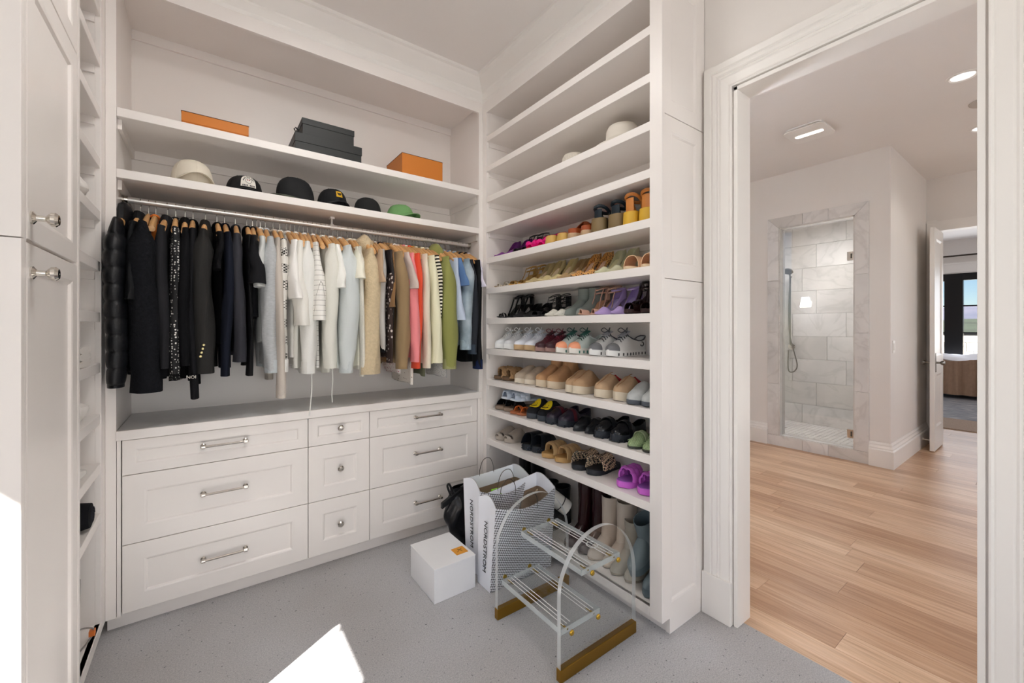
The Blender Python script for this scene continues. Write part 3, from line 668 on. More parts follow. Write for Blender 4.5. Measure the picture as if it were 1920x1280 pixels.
# ------------------------------------------------------------------ shoes
def sstep(a, b, x):
    t = min(1, max(0, (x - a) / (b - a))); return t * t * (3 - 2 * t)
def lerp(a, b, t): return a + (b - a) * t
SS = [0, .015, .05, .1, .17, .25, .33, .40, .46, .53, .61, .70, .79, .87, .94, .985, 1]
class Foot:
    """a shoe last: s runs from the toe (0) to the heel (1), toe towards -x"""
    def __init__(f, L=.25, W=.09, toe='round', H=0.0, T=.02, plat=0.0):
        f.L, f.W, f.toe, f.H, f.T, f.plat = L, W, toe, H, T, plat
    def w(f, s):
        if f.toe == 'point': k = min(1, (s / .36)) ** .72 if s < .36 else 1
        elif f.toe == 'square': k = min(1, .55 + .45 * (s / .2)) if 0 < s < .2 else (1 if s else .45)
        else: k = sqrt(max(0, 1 - ((.3 - s) / .3) ** 2)) if s < .3 else 1
        if s > .33: k *= lerp(1, .74, sstep(.33, .68, s))
        if s > .86: k *= sqrt(max(0, 1 - ((s - .86) / .14) ** 2)) * .97 + .03
        return f.W / 2 * max(k, .03)
    def lift(f, s): return f.plat + f.H * sstep(.36, .86, s) + .006 * max(0, .25 - s) / .25
    def x(f, s): return f.L * s
    def top(f, s): return f.lift(s) + f.T
    def sole(f, out=1.04, flat=False, toe_up=0):
        m = MB(); r = []
        for s in SS:
            w = f.w(s) * out; x = f.x(s) + (-.004 if s == 0 else .004 if s == 1 else 0)
            zb = 0 if flat else max(0, f.lift(s) - (f.plat if f.plat else 0) * 1.0) if f.plat else f.lift(s)
            if flat: zb = .006 * max(0, .12 - s) / .12
            zt = f.top(s)
            r.append([(x, -w * .96, zb), (x, w * .96, zb), (x, w, lerp(zb, zt, .3)), (x, w, lerp(zb, zt, .85)), (x, w * .95, zt), (x, -w * .95, zt), (x, -w, lerp(zb, zt, .85)), (x, -w, lerp(zb, zt, .3))])
        return m.loft(r)
    def insole(f):
        m = MB(); r = []
        for s in SS[1:-1]:
            w = f.w(s) * .9; r.append([(f.x(s), -w, f.top(s) + .0005), (f.x(s), w, f.top(s) + .0005), (f.x(s), w * .95, f.top(s) + .003), (f.x(s), -w * .95, f.top(s) + .003)])
        return m.loft(r)
    def upper(f, hf, throat=.4, tl=lambda s: .05, s0=0, s1=1, K=6, lean=.14, V=.10, pw=1.0):
        m = MB(); edge = {-1: [], 1: []}
        ss = sorted(set([s for s in SS if s0 <= s <= s1] + [s0, s1] + ([throat, throat + V * .4, throat + V] if throat < s1 else [])))
        ss = [s for s in ss if s <= s1]
        for sd in (-1, 1):
            r = []
            for s in ss:
                o = sstep(throat, throat + V, s) if throat < 1 else 0; w = f.w(s) * 1.0; z0 = f.top(s) - .004; row = []
                for k in range(K + 1):
                    t = k / K; ph = t * pi / 2
                    y = w * lerp(cos(ph) ** .8, 1 - lean * t * t, o); z = z0 + lerp(hf(s) * sin(ph) ** pw, tl(s) * t, o)
                    row.append((f.x(s), sd * max(y, 0), z))
                r.append(row); edge[sd].append((s, row[-1]))
            m.loft(r, closed=False)
        top = [p for s, p in edge[-1] if s >= throat + V * .35] + [p for s, p in reversed(edge[1]) if s >= throat + V * .35]
        return m, top
    def band(f, sa, sb, hf, wave=None, nu=8, nv=14, out=1.03, slant=0, down=.0):
        def fn(u, v):
            s = lerp(sa, sb, u); ph = v * pi; w = f.w(min(s, 1)) * out
            h = hf(u) if callable(hf) else hf
            xo = slant * (v - .5)
            rr = 1 + (wave(u, v) if wave else 0)
            return (f.x(s) + xo, w * rr * abs(cos(ph)) ** .75 * (1 if cos(ph) > 0 else -1), f.top(s) - .004 - down + h * rr * sin(ph) ** .85)
        return MB().grid(fn, nu, nv)
    def stiletto(f, r0=.022, r1=.0045):
        m = MB(); r = []; zt = f.lift(.95) + .002
        for t in (0, .12, .3, .6, .95, 1):
            rad = lerp(r1, r0, (1 - t) ** 2.2); cx = f.L * (.93 + .035 * t) - .008 * (1 - t)
            r.append([(cx + rad * cos(a), rad * 1.0 * sin(a), zt * (1 - t)) for a in [2 * pi * k / 10 for k in range(10)]])
        return m.loft(r)
    def block(f, r0=.032, r1=.030, fl=1.0):
        m = MB(); r = []; zt = f.lift(.93) + .003
        for t in (0, .1, .5, .92, 1):
            rad = lerp(r0, r1, t) * (1 if t < .95 else .95); cx = f.L * .885 + .004 * t
            r.append([(cx + rad * .95 * cos(a), rad * fl * sin(a), zt * (1 - t)) for a in [2 * pi * k / 18 for k in range(18)]])
        return m.loft(r)

def toe(s, a, b, r=.2, e=.55):
    # height of a shoe top: rounds up quickly from the toe to a, then climbs to b
    return .004 + (a - .004) * sqrt(max(0, 1 - (1 - min(1, s / r)) ** 2)) + (b - a) * sstep(r * .6, e, s)
fabric_n = [0]
def cmat(col, rough=.45, **kw):
    key = 'dye_%s_%d_%s' % (col if isinstance(col, str) else 'x', int(rough * 100), ''.join('%s%s' % (a, b) for a, b in sorted(kw.items())))
    return mat(key[:60], col, rough, **kw)

def spots_mat(name, base, spot, scale, thr=.25, rough=.5, dark=None):
    if name in MATS: return MATS[name]
    m, nt, b, tc = nodes_mat(name, rough)
    v = N(nt, 'ShaderNodeTexVoronoi', Scale=float(scale)); nt.links.new(tc.outputs['Object'], v.inputs[0])
    nt.links.new(ramp(nt, v.outputs['Distance'], (thr, spot), (thr + .06, base)), b.inputs['Base Color']); return m
def checker_mat(name, a, bcol, scale, rough=.7, warp=0.0, rot=(0, 0, 0)):
    if name in MATS: return MATS[name]
    m, nt, b, tc = nodes_mat(name, rough)
    ck = N(nt, 'ShaderNodeTexChecker', Scale=float(scale)); ck.inputs['Color1'].default_value = lin(a) + (1,); ck.inputs['Color2'].default_value = lin(bcol) + (1,)
    mp = N(nt, 'ShaderNodeMapping'); mp.inputs['Rotation'].default_value = rot; nt.links.new(tc.outputs['Object'], mp.inputs[0]); src = mp.outputs[0]
    if warp:
        nz = N(nt, 'ShaderNodeTexNoise', Scale=12.0); nt.links.new(src, nz.inputs[0])
        va = N(nt, 'ShaderNodeVectorMath', operation='MULTIPLY_ADD'); nt.links.new(nz.outputs['Color'], va.inputs[0]); va.inputs[1].default_value = (warp,) * 3; nt.links.new(src, va.inputs[2]); src = va.outputs[0]
    nt.links.new(src, ck.inputs[0]); nt.links.new(ck.outputs[0], b.inputs['Base Color']); return m

def as_mat(c, rough=.45): return c if not isinstance(c, str) else cmat(c, rough)
SM = dict(smooth=True, angle=50)
def make_shoe(kind, name, p):
    e = empty(name); up = as_mat(p.get('up', '222222'), p.get('rough', .45)); so = as_mat(p.get('sole', '222222'), .6); ins = as_mat(p.get('ins', 'b59a7c'), .6)
    L, W = p.get('L', .245), p.get('W', .088)
    if kind == 'pump':
        f = Foot(L, W * .88, p.get('toe', 'point'), p.get('H', .085), .004)
        f.sole(1.0).build('sole', so, e, **SM); f.insole().build('insole', ins, e)
        m, top = f.upper(lambda s: .012 + .045 * sstep(0, .4, s), .27, lambda s: .022 + .036 * sstep(.55, .95, s), V=.12); m.build('upper', up, e, solid=.0016, weld=True, **SM)
        f.stiletto(r0=p.get('hr', .02), r1=p.get('tip', .0045)).build('heel', as_mat(p.get('heel', p.get('up'))), e, **SM)
        if p.get('bow'):
            for sy in (-1, 1):
                MB().loft([[(.02 + .012 * cos(a) * q, sy * d, .03 + .014 * sin(a) * q + .004) for a in [2*pi*k/8 for k in range(8)]] for d, q in ((.0, .45), (.012, .9), (.03, 1.25), (.042, 1.0), (.046, .3))]).build('bow', up, e, **SM)
        if p.get('ankle'):
            za = f.top(.9) + .05
            MB().tube([(f.L * .78 + .042 * cos(a), .034 * sin(a), za + .01 * cos(a)) for a in [2*pi*k/18 for k in range(18)]], .004, 6, True).build('ankle_strap', up, e, **SM)
            MB().tube([(f.L * .92, 0, f.top(.9) + .02), (f.L * .94, 0, za + .012)], .004, 6).build('ankle_strap', up, e, **SM)
    elif kind == 'sandal':
        f = Foot(L, W * .9, p.get('toe', 'round'), p.get('H', .08), .005, p.get('plat', 0))
        f.sole(1.0).build('sole', so, e, **SM); f.insole().build('insole', ins, e)
        for i, (a, b, h) in enumerate(p.get('straps', ((.14, .24, .035),))):
            f.band(a, b, h, slant=p.get('slant', 0) * (1 if i % 2 else -1)).build('strap', up, e, solid=.0025, **SM)
        hm = as_mat(p.get('heel', p.get('sole', '222222')))
        if p.get('H', .08) > .015:
            (f.block(*p['blk']) if p.get('blk') else f.stiletto()).build('heel', hm, e, **SM)
        if p.get('ankle'):
            za = f.top(.9) + p['ankle']; fat = p.get('fat', .004)
            for q in range(p.get('nank', 1)):
                zz = za - q * .022
                MB().tube([(f.L * .80 + .04 * cos(a), .033 * sin(a), zz + .012 * cos(a) + .003 * sin(2*a + q)) for a in [2*pi*k/18 for k in range(18)]], fat, 6, True).build('ankle_strap', up, e, **SM)
            MB().grid(lambda u, v: (f.L * (.97 - .03 * abs(cos(pi * v))) , f.w(.93) * cos(pi * v), f.top(.93) - .003 + u * (za - f.top(.93))), 3, 8).build('heel_counter', up, e, solid=.0025, **SM)
            for sy in (-1, 1):
                MB().tube([(f.L * .5, sy * f.w(.5), f.top(.5)), (f.L * .62, sy * f.w(.6) * .8, lerp(f.top(.6), za, .5)), (f.L * .7, sy * .03, za - .004)], fat * .8, 6).build('side_strap', up, e, **SM)
        if p.get('bow'):
            for sy in (-1, 1):
                MB().loft([[(.045 + .016 * cos(a) * q, sy * d, .042 + .016 * sin(a) * q) for a in [2*pi*k/8 for k in range(8)]] for d, q in ((.0, .5), (.014, 1.0), (.034, 1.5), (.046, 1.2), (.05, .4))]).build('bow', up, e, **SM)
    elif kind == 'sneaker':
        f = Foot(L + .03, W + .008, 'round', 0, p.get('T', .032))
        f.sole(1.06, flat=True).build('sole', so, e, **SM)
        if p.get('notch'):
            nm = MB()
            for sy in (-1, 1):
                for k in range(9):
                    s = .12 + .095 * k; nm.box(f.x(s) - .003, f.x(s) + .004, sy * f.w(s) * 1.07 - .002, sy * f.w(s) * 1.07 + .002, .006, .02)
            tag(nm.build('sole_notches', as_mat(p['notch']), e), kind='stuff')
        hf = lambda s: toe(s, .034, .088, .16, .5)
        m, top = f.upper(hf, .42, lambda s: .062 - .012 * sin(pi * sstep(.5, 1, s)) + .014 * sstep(.85, 1, s), V=.12, pw=.85); m.build('upper', up, e, solid=.003, weld=True, **SM)
        if p.get('toecap'):
            f.upper(lambda s: hf(s) + .001, 2, s0=0, s1=.15, pw=.85)[0].build('toe_cap', as_mat(p['toecap']), e, solid=-.0022, weld=True, **SM)
        MB().tube([(x, y, z + .001) for x, y, z in top], .004, 6).build('collar', as_mat(p.get('collar', p.get('up'))), e, **SM)
        MB().grid(lambda u, v: (f.x(lerp(.34, .53, u)), (v - .5) * .042, f.top(.4) + lerp(.074, .098, u) + .004 * cos(pi * (v - .5))), 5, 5).build('tongue', as_mat(p.get('tongue', p.get('up'))), e, solid=.004, **SM)
        lc = as_mat(p.get('lace', 'ffffff'))
        for k in range(5):
            s = .27 + .05 * k; z = f.top(s) + hf(s) * .97
            MB().tube([(f.x(s) - .004, -.026, z - .012), (f.x(s), -.012, z + .003), (f.x(s) + .003, .012, z + .003), (f.x(s) + .007, .026, z - .012)], .0028, 5).build('lace', lc, e, **SM)
        z = f.top(.48) + .1
        MB().tube([(f.x(.47), 0, z), (f.x(.44), .02, z + .016), (f.x(.4), .032, z + .004), (f.x(.43), .018, z - .008), (f.x(.47), 0, z), (f.x(.44), -.02, z + .018), (f.x(.39), -.03, z + .004), (f.x(.43), -.018, z - .008), (f.x(.47), 0, z)], .0022, 5, cr=4).build('lace_bow', lc, e, **SM)
        if p.get('stripe'):
            for sy in (-1, 1):
                for q in (0, 1):
                    MB().tube([(f.x(.5 + .07 * q), sy * f.w(.5) * 1.0, f.top(.5) + .004), (f.x(.6 + .07 * q), sy * f.w(.6) * 1.03, f.top(.6) + .026), (f.x(.68 + .07 * q), sy * f.w(.7) * .97, f.top(.7) + .05)], .003, 5).build('stripe', as_mat(p['stripe']), e, **SM)
        if p.get('emblem'):
            for sy in (-1, 1):
                MB().tube([(f.x(.80) + .013 * cos(a), sy * f.w(.8) * 1.0, f.top(.8) + .03 + .011 * sin(a)) for a in [radians(200 + 32 * k) for k in range(9)]], .0028, 5).build('emblem', as_mat(p['emblem']), e, **SM)
    elif kind == 'slide':
        T = p.get('T', .03); f = Foot(L, W + .01, p.get('toe', 'round'), 0, T)
        f.sole(1.04, flat=True).build('sole', so, e, **SM); f.insole().build('footbed', ins, e)
        st = p.get('band', 'plain'); a, b, h = p.get('sp', (.2, .55, .058))
        if st == 'puff':
            wv = lambda u, v: .10 * (abs(sin(3 * pi * u)) ** .6 + abs(sin(4 * pi * v + pi * .5 * int(u * 3))) ** .6 - 1)
            f.band(a, b, h, wv, 24, 32).build('strap', up, e, solid=-.008, **SM)
        elif st == 'braid':
            for k in range(4):
                u0 = lerp(a, b, k / 4)
                f.band(u0, u0 + (b - a) / 4 * 1.25, lambda u, k=k: h + .007 * sin(pi * u), None, 6, 18, slant=.03 * (1 if k % 2 else -1)).build('strap', up, e, solid=-.007, **SM)
        elif st == 'cross':
            for sl in (.07, -.07):
                f.band(a, b, h + (.004 if sl > 0 else 0), None, 8, 16, slant=sl).build('strap', up, e, solid=-.003, **SM)
        elif st == 'twist':
            f.band(a, b, lambda u: h, lambda u, v: .12 * abs(u - .5) * 2 * sin(pi * v) + .02 * sin(20 * u + 18 * v), 14, 24, slant=.03).build('strap', up, e, solid=-.006, **SM)
        elif st == 'fuzz':
            for k in range(2):
                f.band(a + .17 * k, b - .1 + .17 * k, h, lambda u, v: .05 * sin(40 * u + 3 * sin(9 * v)) * sin(37 * v) + .12 * sin(pi * u), 16, 30, slant=.05 * (1 if k else -1)).build('strap', up, e, solid=-.01, **SM)
        elif st == 'toepost':
            f.band(.3, .42, .04).build('strap', up, e, solid=.003, **SM)
            MB().tube([(f.x(.12), 0, T), (f.x(.2), 0, T + .03), (f.x(.34), 0, T + .037)], .004, 6).build('toe_post', up, e, **SM)
        elif st == 'peek':
            m, top = f.upper(lambda s: .03 + .035 * sstep(.1, .5, s), .53, lambda s: .03, s0=.16, s1=.72, V=.12, pw=.8); m.build('upper', up, e, solid=.007, weld=True, **SM)
            f.band(.02, .10, .02).build('toe_rim', up, e, solid=-.006, **SM)
        else:
            f.band(a, b, h).build('strap', up, e, solid=-.004, **SM)
        if p.get('woven'):
            wm = MB()
            for sy in (-1, 1):
                for k in range(22):
                    s = .04 + .042 * k
                    for q in (0, 1):
                        c0 = (f.x(s + .02 * q), sy * f.w(min(1, s + .02 * q)) * 1.05, T * (.3 + .4 * q)); wm.lathe([(.0, -.006), (.006, -.003), (.006, .003), (0, .006)], 6, c0, 'x')
            tag(wm.build('woven_edge', as_mat(p['woven']), e, smooth=True), kind='stuff')
    elif kind == 'clog':
        T = p.get('T', .045); f = Foot(L + .01, W + .012, 'round', 0, T)
        f.sole(1.04, flat=True).build('sole', so, e, **SM); f.insole().build('insole', as_mat(p.get('lining', 'cdb59a'), .9), e)
        hf = lambda s: toe(s, .046, .088, .2, .48)
        m, top = f.upper(hf, p.get('throat', .50), lambda s: p.get('back', .022) + .02 * (1 - sstep(.6, .8, s)), V=.2, pw=.75); m.build('upper', up, e, solid=.004, weld=True, **SM)
        if p.get('trim'):
            MB().tube([(x, y, z + .001) for x, y, z in top], .010, 8).build('collar', as_mat(p['trim'], .8), e, **SM)
            MB().tube([(x + .0, y * 1.02, z + .0105) for x, y, z in top], .0035, 6).build('braid', as_mat('d9d3cc', .8), e, **SM)
        if p.get('seam'):
            MB().tube([(f.x(s), 0, f.top(s) - .003 + hf(s)) for s in (.03, .08, .15, .25, .35, .45, .5)], .002, 5).build('seam', as_mat(p['seam']), e, **SM)
        if p.get('face'):
            y_ = as_mat('f2d21a', .8)
            def face(u, v, r=.036):
                q = r * u; a = 2 * pi * v; sx = .24 * f.L + q * 1.15 * cos(a); yy = q * 1.0 * sin(a); s = min(.6, max(.02, sx / f.L)); w = f.w(s)
                return (sx, yy, f.top(s) - .001 + hf(s) * max(.0, 1 - min(1, abs(yy) / w) ** 2.6) ** .5 + .004)
            MB().grid(lambda u, v: face(u, v), 5, 22).build('face_patch', y_, e, smooth=True)
            bk = as_mat('111111', .8)
            for sy in (-1, 1):
                MB().lathe([(0, .003), (.004, .002), (.005, 0), (.004, -.002), (0, -.003)], 10).xf(Matrix.Translation(Vector(face(.4, .25 if sy > 0 else .75)) + Vector((.012, 0, .003))) @ Matrix.Diagonal((1.8, 1, 1, 1))).build('eye', bk, e, smooth=True)
            MB().tube([tuple(Vector(face(.68, v)) + Vector((0, 0, .001))) for v in [.28 + .044 * k for k in range(11)]], .0022, 5).build('mouth', bk, e)
    elif kind == 'loafer':
        T = p.get('T', .03); f = Foot(L + .01, W, p.get('toe', 'round'), 0, T)
        f.sole(1.07, flat=True).build('sole', so, e, **SM); f.insole().build('insole', ins, e)
        if p.get('lug'):
            lm = MB()
            for sy in (-1, 1):
                for k in range(10):
                    s = .06 + .095 * k; lm.box(f.x(s) - .006, f.x(s) + .006, sy * f.w(s) * 1.08 - .003, sy * f.w(s) * 1.08 + .003, 0, .014)
            tag(lm.build('lugs', so, e), kind='stuff')
        hf = lambda s: toe(s, .034, .072, .16, .46)
        m, top = f.upper(hf, p.get('throat', .42), lambda s: p.get('back', .034) + (.02 * sstep(.75, 1, s) if p.get('back', .034) > .02 else 0), V=.14, pw=.8, s1=p.get('s1', 1)); m.build('upper', up, e, solid=.0025, weld=True, **SM)
        f.band(.31, .41, lambda u: hf(.36) + .001, None, 5, 14, out=1.02).build('saddle', as_mat(p.get('saddle', p.get('up')), .3), e, solid=-.0022, **SM)
        MB().tube([(f.x(.06 + .26 * (1 - abs(c))), .9 * f.w(.2) * c * .62, f.top(.15) + hf(.08 + .2 * (1 - abs(c))) * .84) for c in [-1 + .2 * k for k in range(11)]], .0022, 5).build('apron_seam', up, e, **SM)
    elif kind == 'boot':
        T = p.get('T', .03); f = Foot(L + .01, W + p.get('fatw', .004), p.get('toe', 'round'), p.get('H', 0), T)
        f.sole(1.05, flat=not p.get('H')).build('sole', so, e, **SM)
        if p.get('H'): f.block(*p.get('blk', (.03, .028))).build('heel', as_mat(p.get('heel', p.get('sole', '222222'))), e, **SM)
        hf = lambda s: toe(s, .042, .107, .16, .62) - .03 * sstep(.85, 1, s)
        m, _ = f.upper(hf, 2, pw=.8); m.build('foot', up, e, weld=True, **SM)
        Hh = p.get('shaft', .2); r = []; z0 = f.top(.75) + .02; cr = p.get('crease', .0); fl = p.get('flare', 1.0)
        for i in range(9):
            t = i / 8; z = lerp(z0, Hh, t); cx = f.L * lerp(.70, .73, t) + p.get('tilt', 0) * t; rx = lerp(.068, .058, sstep(0, .5, t)) * lerp(1, fl, t); ry = lerp(.038, .047, t) * lerp(1, fl, t) * p.get('sw', 1)
            r.append([(cx + rx * cos(a) * (1 + cr * sin(i * 2.3 + 2 * a)), ry * sin(a) * (1 + cr * sin(i * 1.7 + 3 * a)), z + p.get('dip', 0) * t * cos(a)) for a in [2 * pi * k / 22 for k in range(22)]])
        MB().loft(r, cap0=False, cap1=False).build('shaft', up, e, solid=.004, **SM)
        if p.get('lining'): MB().tube(r[-1], .006, 6, True).build('cuff', as_mat(p['lining'], .9), e, **SM)
        if p.get('gore'):
            for sy in (-1, 1):
                MB().grid(lambda u, v, sy=sy: (f.L * .7 + (v - .5) * .05 * (1.2 - .6 * u), sy * (.0405 + .008 * u) * p.get('sw', 1), lerp(f.top(.7) + .045, Hh - .006, u)), 4, 4).build('elastic_gore', as_mat(p['gore'], .9), e, solid=.002)
        if p.get('tab'): MB().tube([(f.L * .73 + .06, -.008, Hh - .02), (f.L * .73 + .062, -.008, Hh + .02), (f.L * .73 + .055, -.008, Hh + .028), (f.L*.73 + .05, -.008, Hh - .01)], .004, 6).build('pull_tab', as_mat(p['tab']), e)
    return e

def pair(kind, name, label, ys, z, p, x=None, rot=(0, 0), rev=False, group=None):
    root = make_shoe(kind, name, p); out = []
    for i, y in enumerate(ys):
        o = root if i == 0 else copy_tree(root)
        xx = (XB + .03 if x is None else x) + (p.get('L', .245) + .01 if rev else 0) + (.0 if i == 0 else p.get('dx', .008))
        o.location = (xx, y, z + .0008); o.rotation_euler = (0, 0, radians((180 if rev else 0) + (rot[i] if isinstance(rot, (tuple, list)) else rot)))
        tag(o, label, p.get('cat', 'shoe'), group or ('pair of ' + label[:40].rsplit(' ', 1)[0])); out.append(o)
    return out
Z5, Z6, Z7, Z8, Z9, Z10, Z11, Z12 = SHELF_Z[4:]
leop = spots_mat('leopard_print', 'd9a25e', '1c1512', 120, .32)
snake = spots_mat('snake_print', 'cfc4b2', '5b4a44', 150, .3)
snake_p = spots_mat('purple_snake_print', '7a4a8c', '4a2440', 130, .22)
pat = dict(rough=.18)
# shelf of bright heels
pair('pump', 'purple_pump', 'purple snakeskin peep pump with silver toe, on the high heels shelf', (2.455, 2.355), Z5, dict(up='7d3a8c', ins='d0a070', sole='9a7a96', H=.085, bow=False), rot=(4, -3))
pair('sandal', 'black_strappy_heel', 'black strappy high heel between the purple and the pink heels', (2.235, 2.155), Z5, dict(up='15151a', ins='2a2320', sole='15151a', H=.085, straps=((.1, .2, .03), (.24, .3, .04)), ankle=.05, rough=.3))
pair('sandal', 'pink_bow_sandal', 'hot pink heeled sandal with a big toe bow', (2.085, 1.985), Z5, dict(up='e0127f', ins='d8484a', sole='d2232e', H=.06, straps=((.08, .24, .032),), ankle=.045, bow=True, fat=.006))
pair('sandal', 'wood_mule', 'tan leather mule turned heel out with a honey wood heel', (1.885, 1.79), Z5, dict(up='a05a22', ins='8c5a2a', sole='caa25a', H=.05, T=.01, blk=(.036, .04, 1.1), heel='c9a356', straps=((.2, .55, .05),), L=.23), rev=True)
pair('clog', 'wood_clog', 'glossy reddish brown clog turned heel out with a pale base', (1.695, 1.60), Z5, dict(up='9a4a26', ins='6a3a20', sole='b99a78', T=.035, rough=.2, L=.225, back=.03), rev=True)
pair('sandal', 'tall_sandal', 'tall rust leather heeled sandal behind the dark block heels', (1.575, 1.488), Z5, dict(up='8c3d1c', ins='b5673a', sole='7a3a1c', H=.05, plat=.01, straps=((.12, .3, .045), (.34, .45, .055)), ankle=.06, fat=.012, blk=(.03, .03), dx=.03), x=XB + .075)
pair('sandal', 'block_heel', 'dark teal sandal turned heel out with an olive block heel', (1.505, 1.395), Z5, dict(up='12202a', ins='1c1c1c', sole='6b5a40', H=.075, blk=(.040, .040, 1.15), heel='7b6746', straps=((.15, .32, .05), (.4, .5, .05)), ankle=.05, fat=.01, L=.22), rev=True)
pair('sandal', 'platform_sandal', 'mustard yellow platform sandal with tan crossed straps', (1.300, 1.212), Z5, dict(up='c07a3a', ins='b5763c', sole='c9a02e', H=.045, plat=.02, blk=(.036, .037, 1.1), heel='cfa432', straps=((.14, .34, .05),), ankle=.07, fat=.009, L=.215, W=.08), rev=True)
# shelf of gold and nude pumps
pair('sandal', 'snake_sandal', 'snakeskin thong sandal at the end of the nude pumps shelf', (2.45, 2.365), Z6, dict(up=snake, ins=snake, sole='8f7a5a', H=.05, straps=((.12, .18, .025), (.4, .44, .05)), toe='point'))
pair('sandal', 'gold_sandal', 'gold strappy high heel sandal on the nude pumps shelf', (2.275, 2.185), Z6, dict(up=mat('gold_leather', 'b58d4a', .3, .5), ins='c29b5a', sole='c79a54', H=.085, straps=((.1, .16, .03), (.2, .26, .035)), ankle=.05, nank=2))
pair('pump', 'tan_pump', 'tan pointed pump with pale green lining', (2.095, 2.025), Z6, dict(up='bdab80', ins='d9c0a0', sole='9a8a64', H=.095))
pair('pump', 'beige_pump', 'glossy beige pump lying in front of the tan pumps', (1.955, 1.875), Z6, dict(up='cfbf8e', ins='e0cdb0', sole='b5a070', H=.1, rough=.25, toe='round'), rot=(8, 2))
pair('pump', 'nude_pump', 'nude suede pointed pump beside the leopard pumps', (1.80, 1.745), Z6, dict(up='ab9068', ins='d6b898', sole='a08a66', H=.085, W=.075))
pair('pump', 'leopard_pump', 'leopard print pointed pump with pale blue lining', (1.685, 1.60), Z6, dict(up=leop, ins='dcbca4', sole='1a1a1a', H=.1, rough=.6))
pair('pump', 'sage_pump', 'pale sage green pointed pump', (1.505, 1.425), Z6, dict(up='cccbac', ins='c9c29c', sole='b9b58e', H=.095))
pair('slide', 'peach_slide', 'peach wide band slide sandal on the pumps shelf', (1.305, 1.208), Z6, dict(up='e3bd98', ins='b5764a', sole='e0c8a6', T=.012, sp=(.16, .5, .062), W=.082))
# shelf of black and pastel heels
pair('sandal', 'black_heel', 'shiny black ankle strap stiletto sandal', (2.42, 2.325), Z7, dict(up='101013', ins='17140f', sole='101013', H=.095, straps=((.1, .17, .028), (.2, .25, .036)), ankle=.055, fat=.008, rough=.18, toe='point'))
pair('pump', 'kitten_heel', 'low black kitten heel mule with a jewelled toe', (2.225, 2.13), Z7, dict(up='141416', ins='1d1d1d', sole='141416', H=.045, rough=.3))
pair('sandal', 'black_lace_sandal', 'black lace up heel sandal with thin looped ties', (2.035, 1.95), Z7, dict(up='141416', ins='1d1d1d', sole='141416', H=.06, straps=((.1, .3, .035), (.34, .5, .05)), ankle=.075, nank=3, fat=.0025))
pair('pump', 'white_flat', 'pointed white snakeskin flat lying in front of the grey booties', (1.885, 1.82), Z7, dict(up=spots_mat('pale_snake_print', 'd8d6cc', 'b3b1a6', 160, .25), ins='cfc9bd', sole='c7c2b5', H=.012, tip=.012, W=.085), x=XB + .012, rot=(0, 0))
pair('boot', 'grey_bootie', 'grey green leather cutout heeled bootie', (1.765, 1.683), Z7, dict(up='7d8580', sole='6f7671', H=.05, T=.006, shaft=.165, blk=(.026, .024), toe='point', flare=1.06, rough=.5, cat='boot'), x=XB + .06)
pair('sandal', 'blush_heel', 'blush pink strappy heel with tall ties', (1.625, 1.545), Z7, dict(up='c79f8c', ins='b98a6a', sole='c9a590', H=.085, straps=((.06, .24, .03),), ankle=.07, nank=2, fat=.004, toe='point', dx=.012))
pair('pump', 'lavender_heel', 'lavender pointed slingback pump', (1.505, 1.405), Z7, dict(up='b9a1d6', ins='a99cc9', sole='b09acb', H=.09, ankle=True, rough=.4))
pair('sandal', 'patent_heel', 'dark patent leather buckled platform heel', (1.305, 1.215), Z7, dict(up='20100f', ins='2a1512', sole='2b1210', H=.08, plat=.012, blk=(.03, .03), straps=((.1, .28, .04), (.34, .46, .055)), ankle=.065, fat=.013, nank=2, rough=.12, L=.235))
# shelf of sneakers
pair('sneaker', 'white_sneaker', 'plain white chunky sneaker with white laces', (2.44, 2.345), Z8, dict(up='e2e4e6', sole='eceeee', lace='f5f5f5', cat='sneaker', collar='d3d6da'))
pair('sneaker', 'gum_sneaker', 'white sneaker with pale blue lines and a tan gum sole', (2.215, 2.11), Z8, dict(up='dfe3ec', sole='b99d78', lace='f3f5fa', stripe='7a93c4', cat='sneaker'))
pair('sneaker', 'maroon_sneaker', 'maroon running sneaker with a dusty pink sole', (1.99, 1.905), Z8, dict(up='55202c', sole='9a7a74', lace='7a2238', toecap='3c1a22', T=.026, cat='sneaker', tongue='3c1a22'))
pair('sneaker', 'mint_sneaker', 'mint and white running sneaker with an orange toe', (1.80, 1.70), Z8, dict(up='cfdcd8', sole='e2e0da', lace='1f4a44', toecap='f0a27c', tongue='2f6a5e', collar='dfe6e4', cat='sneaker', notch='3f7a70'))
pair('sneaker', 'grey_sneaker', 'white and grey running sneaker with a dark looped emblem', (1.535, 1.425), Z8, dict(up='d8d9d8', sole='e6e7e6', lace='3c3d42', toecap='6c6d70', tongue='9a9ca4', collar='43444a', emblem='2a2b2f', cat='sneaker', notch='4a4b4e', L=.262))
